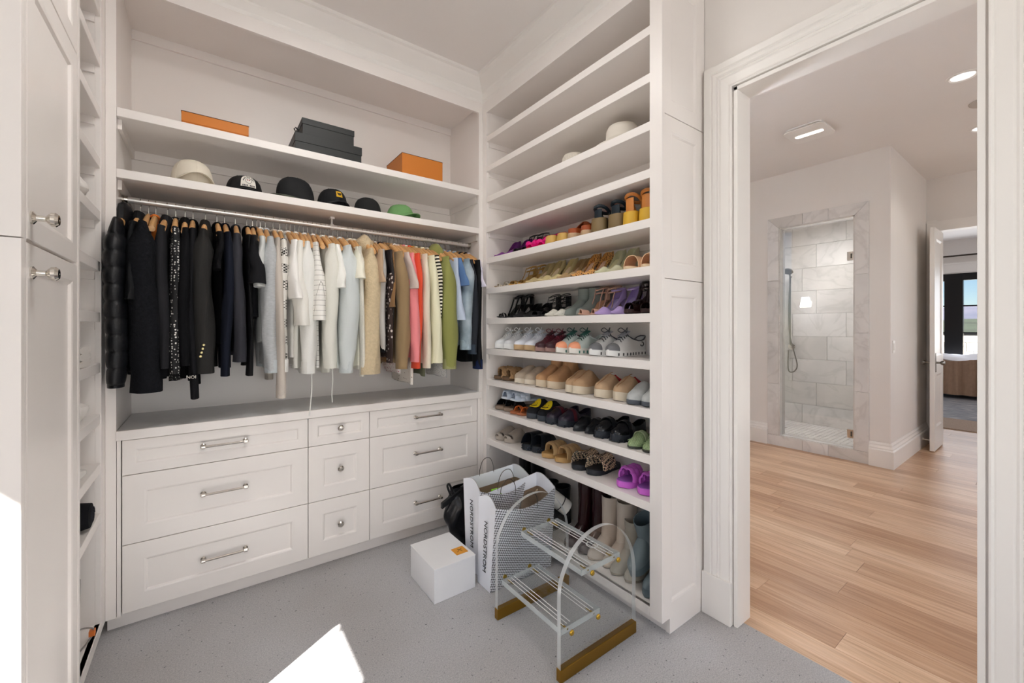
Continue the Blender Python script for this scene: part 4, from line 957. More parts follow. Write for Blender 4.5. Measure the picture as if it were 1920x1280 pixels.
# shelf of sheepskin shoes
pair('slide', 'fuzzy_slide', 'fuzzy tan crossed strap slide', (2.45, 2.36), Z9, dict(up=cmat('b08d66', .95, bump=.8, bscale=300), ins='5a4433', sole='6a513a', T=.02, band='fuzz', sp=(.2, .55, .055), cat='slipper'))
pair('clog', 'taupe_clog', 'taupe suede clog with a cream sole', (2.205, 2.11), Z9, dict(up=cmat('b5a592', .9, var=.06, vscale=80), sole='d9cfbd', T=.03, throat=.56, cat='clog'))
pair('boot', 'chestnut_boot', 'chestnut suede platform ankle boot', (1.985, 1.885), Z9, dict(up=cmat('b48a63', .9, var=.05, vscale=60), sole='cdbda4', T=.042, shaft=.178, fatw=.014, lining='d8b894', flare=.92, cat='boot', sw=1.0))
pair('clog', 'tan_slipper', 'plain tan suede platform slipper', (1.705, 1.655), Z9, dict(up=cmat('b49371', .9, var=.05, vscale=60), sole='cfc3ae', seam='a87c54', T=.042, cat='slipper', dx=.0), x=XB + .02)
pair('clog', 'red_trim_slipper', 'tan platform slipper with a red braided collar', (1.495, 1.375), Z9, dict(up=cmat('b49778', .9, var=.05, vscale=60), sole='cfc3ae', throat=.40, trim='9e1f26', seam='a87c54', T=.042, cat='slipper', L=.25))
pair('clog', 'grey_clog', 'pale grey suede clog with a dark sole', (1.272, 1.192), Z9, dict(up=cmat('b4b7b6', .9, var=.05, vscale=60), sole='4d525a', T=.02, cat='clog', L=.235, W=.078), x=XB + .012)
# shelf of loafers
pair('slide', 'black_strap_sandal', 'black double strap sandal under the pale blue slipper', (2.435, 2.345), Z10, dict(up='14171c', ins='7d6a58', sole='8c7a6a', T=.02, band='cross', sp=(.3, .5, .05), rough=.25, cat='sandal'))
pair('slide', 'orange_sandal', 'small orange leather thong sandal', (2.245, 2.18), Z10, dict(up='c8672c', ins='a5613a', sole='a8633c', T=.012, band='toepost', cat='sandal', L=.2, W=.065), x=XB + .02)
bs = pair('slide', 'blue_slipper', 'pale blue plush slipper resting on the black sandals', (2.36, 2.27), Z10 + .083, dict(up='c3cedd', ins='b9c4d2', sole='d5dbe2', T=.012, band='puff', sp=(.1, .5, .04), cat='slipper'), rot=(-12, -20), x=XB + .03)
bs[0]['label'] = 'pale blue plush slipper resting on the black sandals, next to the corner'; bs[1]['label'] = 'pale blue plush slipper resting on the black sandals, next to the smiley slipper'
pair('clog', 'smiley_slipper', 'black plush slipper with a yellow smiling face', (2.075, 1.975), Z10, dict(up=cmat('15161a', .95, bump=.6, bscale=300), sole='3a4048', T=.03, face=True, cat='slipper', throat=.52))
pair('loafer', 'burgundy_loafer', 'burgundy and black chunky loafer', (1.885, 1.79), Z10, dict(up='2a2230', saddle='5c1a26', sole='262b34', T=.032, lug=True, ins='3a2a2a', rough=.28, cat='loafer'))
pair('loafer', 'black_mule', 'flat black pointed leather mule', (1.665, 1.582), Z10, dict(up='16181c', sole='1c1e22', T=.012, ins='8c6a48', toe='point', back=.008, rough=.3, cat='mule'))
pair('loafer', 'black_loafer', 'black chunky penny loafer with a thick lug sole', (1.495, 1.395), Z10, dict(up='121317', sole='20252e', T=.034, lug=True, ins='a97f58', rough=.22, cat='loafer'))
pair('loafer', 'green_flat', 'green woven leather mary jane flat', (1.27, 1.19), Z10, dict(up=checker_mat('green_weave', '7f9468', '93a67c', 130), saddle='a9b892', sole='3a3d34', T=.008, ins='b5764a', cat='flat', L=.235, W=.078), x=XB + .012)
# shelf of slides
pair('slide', 'grey_slide', 'taupe grey moulded slide with a cut-out toe', (2.425, 2.335), Z11, dict(up='a59b90', ins='9a9086', sole='aba196', T=.022, band='peek', sp=(.1, .5, .06), cat='slide'))
pair('slide', 'black_cross_slide', 'black crossed leather slide with a woven platform edge', (2.12, 2.045), Z11, dict(up='14181f', ins='1c1c1e', sole='1d222a', T=.034, band='cross', sp=(.22, .55, .07), woven='2d3540', rough=.4, cat='slide', dx=.02))
pair('slide', 'tan_braided_slide', 'caramel slide with a padded braided band', (1.925, 1.815), Z11, dict(up='c3a274', ins='b08a55', sole='bb955e', T=.024, band='braid', sp=(.22, .62, .055), rough=.5, cat='slide'))
pair('slide', 'checker_slide', 'black and cream checkered knot slide', (1.665, 1.56), Z11, dict(up=checker_mat('checker_weave', 'd8bf9f', '16161a', 95, rot=(.5, .3, .6)), ins='1b1c20', sole='23262c', T=.024, band='twist', sp=(.2, .66, .06), cat='slide'))
pair('slide', 'purple_slide', 'bright purple puffy woven slide', (1.345, 1.225), Z11, dict(up='c766cb', ins='8f58aa', sole='c765cd', T=.028, band='puff', sp=(.2, .62, .066), rough=.55, cat='slide', L=.235, W=.086))
# boots on the bottom shelf
pair('boot', 'tall_black_boot', 'tall black leather riding boot at the end of the boot shelf', (2.36, 2.235), Z12, dict(up='0f1116', sole='101013', T=.02, shaft=.4, rough=.28, cat='boot', crease=.02), x=XB + .06)
pair('boot', 'black_ankle_boot', 'black leather ankle boot behind the shopping bags', (2.08, 1.975), Z12, dict(up='15161a', sole='15161a', T=.025, shaft=.24, rough=.35, cat='boot', flare=1.05), x=XB + .04)
pair('boot', 'burgundy_boot', 'shiny dark burgundy heeled boot', (1.75, 1.648), Z12, dict(up='2d1416', sole='1a0f10', H=.06, T=.008, shaft=.335, rough=.15, cat='boot', flare=1.12, crease=.02, dip=-.012), x=XB + .05)
pair('boot', 'cream_boot', 'cream leather heeled boot with soft creases', (1.575, 1.475), Z12, dict(up=cmat('c9bdaf', .4, var=.05, vscale=12), sole='b5a797', H=.06, T=.008, shaft=.31, cat='boot', flare=1.1, crease=.015), x=XB + .06)
pair('boot', 'taupe_boot', 'greige wrinkled ankle boot with a stacked heel', (1.408, 1.325), Z12, dict(up=cmat('aaa598', .6, var=.06, vscale=25), sole='948c7c', H=.045, T=.01, shaft=.235, cat='boot', flare=1.05, crease=.05, W=.08), x=XB + .05)
bt = make_shoe('boot', 'teal_boot', dict(up='66747a', sole='5b6a70', T=.035, shaft=.2, flare=1.0, gore='4a565c', tab='a58a72', W=.08, rough=.55))
bt.location = (XB + .035, 1.20, Z12 + .001); tag(bt, 'grey teal pull-on boot standing upright beside the frame', 'boot')
b2 = copy_tree(bt); b2.location = (XB + .20, 1.195, Z12 + .29); b2.rotation_euler = (0, radians(-58), radians(180)); tag(b2, 'grey teal pull-on boot tipped over against its mate', 'boot')
b2.location = (XB + .025, 1.265, Z12 + .07); b2.rotation_euler = (0, radians(-24), radians(0))
# leaning white canister with a printed label
cn = tag(empty('canister', (XB + .1, 1.9, .33)), 'white cardboard canister with a barcode label leaning among the boots', 'canister')
cn.rotation_euler = (radians(0), radians(-52), radians(-35))
MB().lathe([(.046, -.1), (.046, .1)], 28, cap=True).build('body', cmat('e4e2dc', .6), cn, smooth=True)
MB().lathe([(.049, .1), (.049, .13), (.046, .132), (0, .132)], 28).build('lid', cmat('b9a88f', .6), cn, smooth=True)
MB().lathe([(.0468, -.05), (.0468, -.044)], 28, cap=False).build('stripe', cmat('2c2c30', .6), cn, smooth=True)
for k in range(6):
    a0 = radians(150 + k * 7); MB().grid(lambda u, v: (.0466 * cos(a0 + .05 * u), .0466 * sin(a0 + .05 * u), .0 + .03 * v), 1, 1).build('barcode_bar', MATS[[q for q in MATS if q.startswith('dye_2c2c30')][0]], cn)
# ------------------------------------------------------------------ hangers and hanging clothes
RY, RZ = 2.72, 1.995
hwood = mat('hanger_wood', 'c89a66', .38, var=.12, vscale=6, stretch=(30, 2, 30), objvar=.18)
hwire = mat('hanger_wire', 'c9c5bf', .2, 1)
def hanger_meshes():
    m = MB(); r = []
    for k in range(15):
        t = -1 + 2 * k / 14; y = t * .198; z = -.012 - .088 * abs(t) ** 1.3; w = .010 + .004 * abs(t); h = .024 if abs(t) < .95 else .015
        r.append([(w * cos(a), y, z + h * sin(a) * .9) for a in [2 * pi * q / 10 for q in range(10)]])
    m.loft(r); a = m.mesh('shoulder_bar', smooth=True, angle=60); a.materials.append(hwood)
    pts = [(0, 0, 0)] + [(0, 0, .01), (0, 0, .025)] + [(0, .019 * sin(q), .052 - .019 * cos(q) + .004) for q in [radians(d) for d in (0, 35, 80, 125, 170, 215, 240)]]
    b = MB().tube(pts, .0019, 6).mesh('hook', smooth=True); b.materials.append(hwire)
    return a, b
HM = hanger_meshes()
def hanger(x, label, rot, y=RY):
    h = empty('clothes_hanger', (x, y, RZ - .0622)); h.rotation_euler = (0, 0, radians(rot))
    inst('shoulder_bar', HM[0], h); inst('hook', HM[1], h)
    return tag(h, label, 'hanger', 'wooden hangers on the clothes rod')

def garment(name, label, x, th, zs, zb, m, sl='L', cat='shirt', cuff=None, collar='band', hw=.205, puff=0, fold=.006, rot=0, seed=0, sw=1.0, flare=1.06, cuffw=.8, dy=0.0, hem=None, straight=0.0):
    rnd = random.Random(hash(name) % 1000 + seed if False else sum(map(ord, name)) + seed)
    g_ = empty(name, (x, RY + dy, RZ - .08)); g_.rotation_euler = (0, 0, radians(rot)); z_off = RZ - .08
    ph = [rnd.uniform(0, 6.3) for _ in range(5)]; b = th / 2; Lb = z_off - zb; Ls = z_off - zs
    b = max(b * .92, .010)
    # body: rings from the neck to the hem
    rings = []; nr = 15; n = 30
    for i in range(nr):
        t = i / (nr - 1)
        if i < 5: z = -.004 - .098 * (i / 4) ** 1.0; a = lerp(.052, hw * .94, (i / 4) ** .85); bb = lerp(.016, .022, i / 4)
        else:
            u = (i - 4) / (nr - 5); z = lerp(-.102, -Lb, u); a = hw * lerp(.94, .88, sstep(0, .3, u)) * lerp(1, flare, u); bb = lerp(.020, max(b * .62, .014), sstep(0, .5, u))
        ring = []
        for k in range(n):
            q = 2 * pi * k / n; cy, sx = cos(q), sin(q); yy = a * cy
            fo = fold * (t ** .7) * (sin(yy * 34 + ph[0] + 2 * t) + .6 * sin(yy * 61 + ph[1]))
            ring.append((bb * (abs(sx) ** .7) * (1 if sx > 0 else -1) + fo, yy * (1 + .015 * sin(6 * t + ph[2])), z + .006 * sin(yy * 23 + ph[3]) * (1 if i == nr - 1 else 0)))
        rings.append(ring)
    MB().loft(rings).build('body', m, g_, smooth=True, angle=70)
    if hem: MB().loft([[(p[0] * 1.12, p[1] * 1.012, p[2] + .05) for p in rings[-1]], [(p[0] * 1.12, p[1] * 1.012, p[2] + .002) for p in rings[-1]]]).build('hem', hem, g_, smooth=True)
    if sl != 'N':
        for sd in (-1, 1):
            R = []; ns = 22 if not puff else 80; wr = .055 if not puff else 0; end = Ls if sd < 0 else lerp(Ls, Lb, .3)
            if sl == 'S' and sd > 0: end = Ls
            wob = rnd.uniform(-.012, .012)
            for i in range(ns + 1):
                t = i / ns; z = lerp(-.062, -end, t)
                if sl == 'S':
                    ry = lerp(.05, .092, t) * sw; rx = lerp(.016, max(b * 1.1, .014), sstep(0, .7, t)); cy = -hw * lerp(.86, 1.12, t)
                elif sl == 'B':
                    ry = lerp(.05, .075, sstep(.4, 1, t)) * sw; rx = lerp(.014, b * (.8 + .5 * t), t); cy = -hw * lerp(.86, 1.06, sstep(0, .3, t))
                else:
                    ry = lerp(.058, .05, t) * sw; rx = lerp(.015, b * 1.06, sstep(0, .16, t)) * lerp(1, cuffw, sstep(.75, 1, t)); cy = -hw * lerp(.86, 1.05 - straight * .05, sstep(0, .25, t)) + .012 * sin(3 * t + ph[4])
                if puff: k_ = 1 + puff * abs(sin(t * pi * 10)) ** .5; rx *= k_; ry *= k_
                fo = .10 * sin(t * 13 + ph[1]) * (1 if not puff else 0)
                R.append([(rx * cos(q) * (1 + fo * sin(2 * q + ph[2]) + wr * (sin(3 * q + 9 * t + ph[3]) + .7 * sin(5 * q - 17 * t + ph[0]))) + wob * t + .006 * sin(t * 5 + ph[0]), (cy + ry * sin(q) * (1 + .05 * sin(t * 17 + ph[3]))) * -sd if False else sd * -(cy + ry * sin(q) * (1 + wr * sin(4 * q + 12 * t + ph[1]))), z) for q in [2 * pi * k / 20 for k in range(20)]])
            if sd > 0: R = [[(q[0], min(q[1], .28 - max(0, dy)), q[2]) for q in r_] for r_ in R]
            so = MB().loft(R).build('sleeve', m, g_, smooth=True, angle=70)
            if cuff and sl != 'S':
                cx = [[(p[0] * 1.04, p[1], p[2] + dz) for p in R[-1]] for dz in (.055, .0, -.012)]
                MB().loft(cx).build('cuff', cuff, so, smooth=True)
    if collar:
        cm_ = m if collar in ('band', 'hood', 'lapel') else collar
        if collar == 'hood':
            MB().loft([[(rx * cos(q), -.03 + ry * sin(q), z) for q in [2 * pi * k / 14 for k in range(14)]] for rx, ry, z in ((.02, .09, -.10), (max(b, .028), .11, -.05), (max(b * 1.1, .03), .10, -.0), (.022, .07, .035), (.008, .03, .05))]).build('hood', cm_, g_, smooth=True)
        elif collar == 'lapel':
            MB().loft([[(rx * cos(q), -.02 + ry * sin(q), z) for q in [2 * pi * k / 16 for k in range(16)]] for rx, ry, z in ((max(b * .9, .022), .15, -.12), (max(b, .03), .135, -.085), (.028, .10, -.02), (.02, .075, .012))], cap1=False).build('collar', cm_, g_, smooth=True)
        else:
            MB().tube([(.018 * cos(q), .058 * sin(q), -.012 - .02 * sin(q)) for q in [2 * pi * k / 18 for k in range(18)]], .008, 6, True).build('collar', cm_, g_, smooth=True)
    tag(g_, label, cat, 'clothes on the rod')
    return g_

def fab(col, rough=.9, **kw):
    kw.setdefault('bump', .25); kw.setdefault('bscale', 260); kw.setdefault('sheen', .1 if sum(lin(col)) > .3 else 0.0); kw.setdefault('spec', .5 if rough < .6 else .2); return cmat(col, rough, **kw)
dots, nt, b_, tc = nodes_mat('white_dot_print', .8)
vo = N(nt, 'ShaderNodeTexVoronoi', Scale=80.0, Randomness=.5); nt.links.new(tc.outputs['Object'], vo.inputs[0])
nt.links.new(ramp(nt, vo.outputs['Distance'], (.26, 'e6e4de'), (.33, '121214')), b_.inputs['Base Color'])
diam, nt, b_, tc = nodes_mat('diamond_scale_print', .8)
mp = N(nt, 'ShaderNodeMapping'); mp.inputs['Rotation'].default_value = (radians(45), 0, 0); nt.links.new(tc.outputs['Object'], mp.inputs[0])
c1 = N(nt, 'ShaderNodeTexChecker', Scale=95.0); nt.links.new(mp.outputs[0], c1.inputs[0]); c1.inputs[1].default_value = lin('e4e1db') + (1,); c1.inputs[2].default_value = lin('26251f') + (1,)
wv = N(nt, 'ShaderNodeTexWave', Scale=3.4, Distortion=3.0); wv.bands_direction = 'Z'; nt.links.new(tc.outputs['Object'], wv.inputs[0])
msk = ramp(nt, wv.outputs[1], (.45, '000000'), (.5, 'ffffff')); nt.links.new(mix(nt, msk, 'dedbd4', c1.outputs[0]), b_.inputs['Base Color'])
zig, nt, b_, tc = nodes_mat('zigzag_knit', .85)
wv = N(nt, 'ShaderNodeTexWave', Scale=14.0); wv.bands_direction = 'Z'; nt.links.new(tc.outputs['Object'], wv.inputs[0]); nt.links.new(ramp(nt, wv.outputs[1], (.45, '17150f'), (.55, 'e9e4d2')), b_.inputs['Base Color'])
chk, nt, b_, tc = nodes_mat('window_check', .85)
bk = N(nt, 'ShaderNodeTexBrick', Scale=9.0); bk.offset = 0; bk.inputs['Color1'].default_value = bk.inputs['Color2'].default_value = lin('e9e7e2') + (1,); bk.inputs['Mortar'].default_value = lin('8d8a86') + (1,); bk.inputs['Mortar Size'].default_value = .01
sx_ = N(nt, 'ShaderNodeSeparateXYZ'); cx_ = N(nt, 'ShaderNodeCombineXYZ'); nt.links.new(tc.outputs['Object'], sx_.inputs[0]); nt.links.new(sx_.outputs[1], cx_.inputs[0]); nt.links.new(sx_.outputs[2], cx_.inputs[1]); nt.links.new(cx_.outputs[0], bk.inputs[0]); nt.links.new(bk.outputs[0], b_.inputs['Base Color'])
def floral(name, base, fl, sc=70, thr=.2): return spots_mat(name, base, fl, sc, thr, .85)
denim = fab('8fa3b0', .9, var=.22, vscale=9, col2='b4c3cc')
boucle = fab('141519', .95, bump=1.0, bscale=110, var=.3, vscale=90)
sherpa = fab('cbb999', .97, bump=1.0, bscale=95, var=.08, vscale=60)
blk, char, nvy, wht = fab('0d0d10'), fab('242427'), fab('161a26'), fab('eceae6')
quilt_b = fab('0f1014', .45)
GL = [
 # name, label, category, x, thickness, sleeve end z, hem z, material, options
 ('puffer_jacket', 'black quilted puffer jacket with a hood, hung against the side panel', 'jacket', -.312, .068, 1.13, 1.2, quilt_b, dict(collar='hood', puff=.2, sw=1.15, dy=-.03, cuff=quilt_b)),
 ('boucle_coat', 'black textured boucle coat with a wide dark collar', 'coat', -.232, .112, 1.087, 1.15, boucle, dict(collar=None, sw=1.25, cuffw=1.0, dy=-.02)),
 ('funnel_jacket', 'black jacket with a wide open collar over the boucle coat', 'jacket', -.262, .04, 1.5, 1.25, fab('1a1b1d', .7), dict(sl='S', collar='lapel', sw=1.05, dy=-.015)),
 ('orange_knit', 'orange knit top tucked between the black coats', 'sweater', -.205, .03, 1.5, 1.45, fab('d9772e'), dict(sl='N', collar=fab('d9772e'), hw=.16)),
 ('charcoal_jacket', 'charcoal jacket with a flapped collar beside the dotted blouse', 'jacket', -.160, .05, 1.191, 1.15, char, dict(collar='lapel')),
 ('dotted_blouse', 'black blouse printed with small white dots', 'blouse', -.128, .05, 1.165, 1.12, dots, dict(fold=.01)),
 ('black_blazer', 'plain black blazer beside the dotted blouse', 'blazer', -.09, .052, 1.2, 1.14, blk, dict(collar='lapel')),
 ('ribbon_cardigan', 'black knit cardigan with pale lettering on its long cuff', 'cardigan', -.058, .034, 1.039, 1.12, fab('18181b'), dict(cuffw=1.0)),
 ('gold_button_blazer', 'charcoal blazer with four gold buttons on its cuff', 'blazer', -.006, .086, 1.156, 1.16, fab('2a2928', .8), dict(collar='lapel', cuffw=1.0)),
 ('black_tee', 'black short sleeved tee beside the gold button blazer', 'tee', .043, .03, 1.66, 1.3, blk, dict(sl='S')),
 ('navy_top', 'navy long sleeved top with slim sleeves', 'shirt', .076, .046, 1.138, 1.17, nvy, dict()),
 ('jersey_shirt', 'charcoal grey long sleeved jersey top', 'shirt', .125, .056, 1.206, 1.25, fab('35353b'), dict(cuffw=1.0)),
 ('velvet_top', 'black velvet top with flared narrow sleeves', 'shirt', .178, .026, 1.135, 1.2, fab('0d0d0f', .6), dict(cuffw=1.3)),
 ('boxy_tee', 'boxy black tee with wide short sleeves', 'tee', .205, .08, 1.60, 1.43, fab('19191c'), dict(sl='S', sw=1.1)),
 ('pale_tee', 'pale grey short sleeved tee in front of the heather sweatshirt', 'tee', .242, .05, 1.585, 1.3, fab('c9ccca'), dict(sl='S')),
 ('heather_sweatshirt', 'heather grey sweatshirt with ribbed cuffs', 'sweatshirt', .266, .078, 1.153, 1.17, fab('b3b6b8', .95, var=.1, vscale=60, stretch=(1, 1, 4)), dict(cuff=fab('b9c0c3'), cuffw=.85)),
 ('chiffon_blouse', 'sheer beige blouse with long bell sleeves', 'blouse', .304, .044, 1.02, 1.2, fab('c5bcb2'), dict(sl='L', cuff=fab('cfc6bb'), cuffw=1.1)),
 ('scale_print_blouse', 'cream blouse with a black diamond scale print', 'blouse', .338, .048, 1.156, 1.25, diam, dict(cuff=wht)),
 ('white_tee', 'white tee with a loose short sleeve beside the scale print blouse', 'tee', .370, .06, 1.531, 1.22, wht, dict(sl='S', sw=1.1)),
 ('ivory_blouse', 'ivory blouse with soft elbow sleeves', 'blouse', .415, .078, 1.389, 1.16, fab('e6e4dd'), dict(sl='S', fold=.01)),
 ('white_shirt', 'white long sleeved shirt with a hanging tie', 'shirt', .460, .085, 1.14, 1.12, fab('e3e3df'), dict(cuff=fab('e3e3df'))),
 ('check_tee', 'white top with a thin grey window check', 'tee', .508, .072, 1.418, 1.15, chk, dict(sl='S')),
 ('cream_cardigan', 'cream long cardigan beside the window check top', 'cardigan', .553, .08, 1.149, 1.12, fab('deddd4'), dict()),
 ('ruffle_tee', 'white tee with ruffled short sleeves', 'tee', .600, .06, 1.60, 1.15, fab('edede8'), dict(sl='S', fold=.012)),
 ('pale_blue_sweater', 'pale blue grey long sleeved sweater with full sleeves', 'sweater', .652, .112, 1.128, 1.14, fab('cdd3d3'), dict(cuff=fab('c3cacb'), cuffw=.6, sw=1.1)),
 ('ivory_ruffle_top', 'ivory top with ruffled cap sleeves beside the pale sweater', 'blouse', .712, .07, 1.66, 1.15, fab('e6e3d3'), dict(sl='S', fold=.014)),
 ('lace_top', 'narrow white lace top with a trailing thread', 'blouse', .742, .03, 1.092, 1.13, fab('dfdcd0', bump=.8, bscale=120), dict()),
 ('sherpa_coat', 'beige sherpa fleece coat with a high fuzzy collar', 'coat', .802, .115, 1.103, 1.12, sherpa, dict(collar='hood', sw=1.15, cuffw=1.0)),
 ('tan_tee', 'tan short sleeved tee behind the sherpa coat', 'tee', .850, .036, 1.647, 1.26, fab('b39a80'), dict(sl='S')),
 ('black_cuff_shirt', 'light grey long sleeved top with black cuffs', 'shirt', .872, .042, 1.24, 1.29, fab('b5b2ae'), dict(cuff=blk)),
 ('satin_shirt', 'black satin shirt beside the grey top', 'shirt', .894, .028, 1.26, 1.29, fab('1c1718', .35), dict()),
 ('print_shirt', 'dark brown shirt with a pale sketched print', 'shirt', .912, .03, 1.161, 1.19, floral('sketch_print', '3a2a26', 'cfc3bb', 38, .25), dict()),
 ('bronze_tee', 'bronze brown tee beside the camel sweater', 'tee', .930, .034, 1.5, 1.16, fab('8d6a44'), dict(sl='S')),
 ('camel_sweater', 'camel brown sweatshirt with ribbed cuffs', 'sweatshirt', .968, .086, 1.132, 1.15, fab('98805f'), dict(cuff=fab('8f7858'), cuffw=.85)),
 ('mauve_tee', 'pale mauve tee between the camel sweater and the pink blouse', 'tee', 1.016, .046, 1.62, 1.12, fab('cbbab2'), dict(sl='S')),
 ('pink_blouse', 'bright pink blouse with gathered sleeves', 'blouse', 1.058, .07, 1.16, 1.18, fab('f08f93'), dict(fold=.012, cuffw=.6, sw=1.05)),
 ('coral_sweater', 'orange red knit sweater beside the pink blouse', 'sweater', 1.100, .046, 1.117, 1.15, fab('e2553a'), dict(cuffw=1.0)),
 ('gold_cami', 'gold satin camisole on a thin hanger', 'camisole', 1.125, .022, 1.42, 1.42, fab('c9943c', .35), dict(sl='N', hw=.16)),
 ('ivory_trench', 'ivory coat with small dark buttons beside the orange red sweater', 'coat', 1.150, .046, 1.115, 1.14, fab('e0d8c4'), dict(cuffw=1.0)),
 ('pale_yellow_shirt', 'pale yellow collared shirt with straight sleeves', 'shirt', 1.192, .064, 1.147, 1.14, fab('e6e3c6'), dict(cuffw=1.25)),
 ('zigzag_top', 'black and cream zigzag striped knit top', 'sweater', 1.232, .03, 1.30, 1.35, zig, dict()),
 ('olive_hoodie', 'olive green hoodie with ribbed cuffs', 'hoodie', 1.290, .11, 1.113, 1.13, fab('8f9154'), dict(collar='hood', cuff=fab('9c9c6c'), cuffw=.85, sw=1.15)),
 ('pale_blue_shirt', 'pale blue cotton shirt with rolled sleeves', 'shirt', 1.356, .055, 1.427, 1.30, fab('bcc8dc'), dict(sl='S', sw=.9)),
 ('blue_tee', 'mid blue denim tee beside the pale blue shirt', 'tee', 1.392, .034, 1.66, 1.28, fab('5b7ba8'), dict(sl='S')),
 ('denim_jacket', 'washed light denim jacket with stitched cuffs', 'jacket', 1.442, .09, 1.236, 1.26, denim, dict(cuff=fab('9fb1bb', var=.2, vscale=30), cuffw=.9)),
 ('charcoal_knit', 'charcoal knit top beside the denim jacket', 'sweater', 1.494, .05, 1.205, 1.24, fab('2d3036'), dict(cuff=fab('3a4450'))),
 ('lavender_tee', 'small lavender white tee hung beside the shoe wall', 'tee', 1.560, .03, 1.66, 1.28, fab('d6d2e2'), dict(sl='S', hw=.19)),
 ('bomber_jacket', 'black bomber jacket with a navy ribbed cuff', 'jacket', 1.534, .06, 1.098, 1.13, fab('0f1013', .6), dict(cuff=fab('1f2a4a'), cuffw=.85)),
 ('floral_blouse', 'white blouse with a pink floral hem below the camel sweater', 'blouse', 1.000, .05, 1.1, 1.085, floral('pink_floral', 'e3dcd8', 'b0707a', 90, .28), dict(sl='N', hw=.19)),
 ('floral_skirt', 'cream skirt with scattered flowers below the pink blouse', 'skirt', 1.075, .07, 1.0, 1.015, floral('cream_floral', 'ddd7cf', '8a7a70', 36, .12), dict(sl='N', hw=.19, flare=1.12)),
 ('olive_dress', 'dark olive dress hanging below the pale yellow shirt', 'dress', 1.170, .05, 1.0, 1.06, fab('6a6e56'), dict(sl='N', hw=.19)),
 ('spotted_top', 'white top with tiny black spots below the olive hoodie', 'top', 1.318, .05, 1.0, 1.04, floral('tiny_spots', 'e3e1e0', '3a3a40', 130, .2), dict(sl='N', hw=.19)),
 ('denim_skirt', 'faded stonewashed denim skirt below the pale blue shirt', 'skirt', 1.40, .05, 1.2, 1.245, fab('92a0a8', var=.35, vscale=40), dict(sl='N', hw=.2)),
]
random.seed(21)
GO = {}
hx = []
for nm, lb, cat_, x, th, zs, zb, m_, op in sorted(GL, key=lambda r: r[3]):
    rt = random.uniform(-4, 4) if x > -.2 else 0
    if x > 1.45: rt = random.uniform(-2, 3)
    GO[nm] = garment(nm, lb, x, th, zs, zb, m_, cat=cat_, rot=rt, **op)
    kind = nm.replace('_', ' ')
    hanger(x, 'wooden hanger holding the ' + kind, rt); hx.append(x)
for x in (.99, 1.04, .53, .58, .625, .676, .39, .437, .483, .83, 1.25, .225):
    gs = sorted(GL, key=lambda r: r[3]); lf = [r for r in gs if r[3] <= x][-1][0]; rg = [r for r in gs if r[3] > x][0][0]
    hanger(x, 'bare wooden hanger between the %s and the %s' % (lf.replace('_', ' '), rg.replace('_', ' ')), random.uniform(-5, 5))
# small trims that belong to single garments
gb = GO['gold_button_blazer']
for k in range(4):
    MB().lathe([(.0062, 0), (.0062, -.002), (.004, -.004), (0, -.0045)], 14, axis='y').build('button', mat('gold_button', 'cdbf8c', .3, 1), gb, smooth=True, loc=(.004 - .004 * k, -.2625, -.62 - .018 * k))
def text_mesh(s, size, ext=.0006, align='CENTER'):
    cu = bpy.data.curves.new('lettering', 'FONT'); cu.body = s; cu.size = size; cu.extrude = ext; cu.align_x = align; cu.align_y = 'CENTER'; cu.resolution_u = 3
    o = bpy.data.objects.new('lettering', cu); C.objects.link(o); bpy.context.view_layer.update()
    me = bpy.data.meshes.new_from_object(o.evaluated_get(bpy.context.evaluated_depsgraph_get())); bpy.data.objects.remove(o); me.name = 'lettering'
    return me
def text(s, size, M, mt, parent):
    me = text_mesh(s, size); me.materials.append(mt); o = bpy.data.objects.new('lettering', me); C.objects.link(o); o.parent = parent; o.matrix_local = M
    return o
text('NOI', .02, Matrix.Translation((0, -.262, -.77)) @ Matrix.Rotation(radians(90), 4, 'X'), cmat('d8d4c8', .7), GO['ribbon_cardigan'])
for dx, z1 in ((.02, .94), (.05, .0)):
    pass
MB().tube([(.01, -.235, -.78), (.012, -.238, -.86), (.006, -.236, -.95), (.0, -.232, -1.02)], .0032, 6, cr=5).build('tie', fab('dcdbd6'), GO['white_shirt'], smooth=True)
MB().tube([(.01, -.2, -.76), (.012, -.205, -.84), (.008, -.202, -.9), (.01, -.2, -.965)], .0028, 6, cr=5).build('tie', fab('dcdbd6'), GO['cream_cardigan'], smooth=True)
# ------------------------------------------------------------------ boxes on the upper shelf
ZS1, ZS2 = 2.372, 2.095
org = cmat('c8782a', .55, bump=.1, bscale=300); bkb = cmat('1d1f1e', .5); brn = cmat('4a2c1c', .6)
def lidbox(name, label, x0, x1, y0, y1, z, h, lidh, m, edge=None, lid_m=None):
    o = tag(empty(name, ((x0 + x1) / 2, (y0 + y1) / 2, z + .0005)), label, 'box'); w, d = (x1 - x0) / 2, (y1 - y0) / 2
    bx(-w + .003, w - .003, -d + .003, d - .003, 0, h - .002).build('body', m, o, bevel=.0015)
    bx(-w, w, -d, d, h - lidh, h).build('lid', lid_m or m, o, bevel=.0015)
    if edge:
        e = MB()
        for a, b_ in (((-w, -d), (w, -d)), ((w, -d), (w, d)), ((w, d), (-w, d)), ((-w, d), (-w, -d))): e.tube([(a[0], a[1], h), (b_[0], b_[1], h)], .0018, 6)
        e.build('edging', edge, o)
    return o
lidbox('gift_box', 'flat orange gift box beside the stacked black boxes', -.102, .18, 2.62, 2.84, ZS1, .078, .05, org, brn)
b1 = lidbox('shoe_box', 'wide black shoe box under the smaller black box', .40, .772, 2.615, 2.90, ZS1, .113, .05, bkb)
b2_ = lidbox('shoe_box', 'smaller black shoe box with a ribbon loop on top of another', .438, .728, 2.62, 2.86, ZS1 + .1135, .093, .035, bkb)
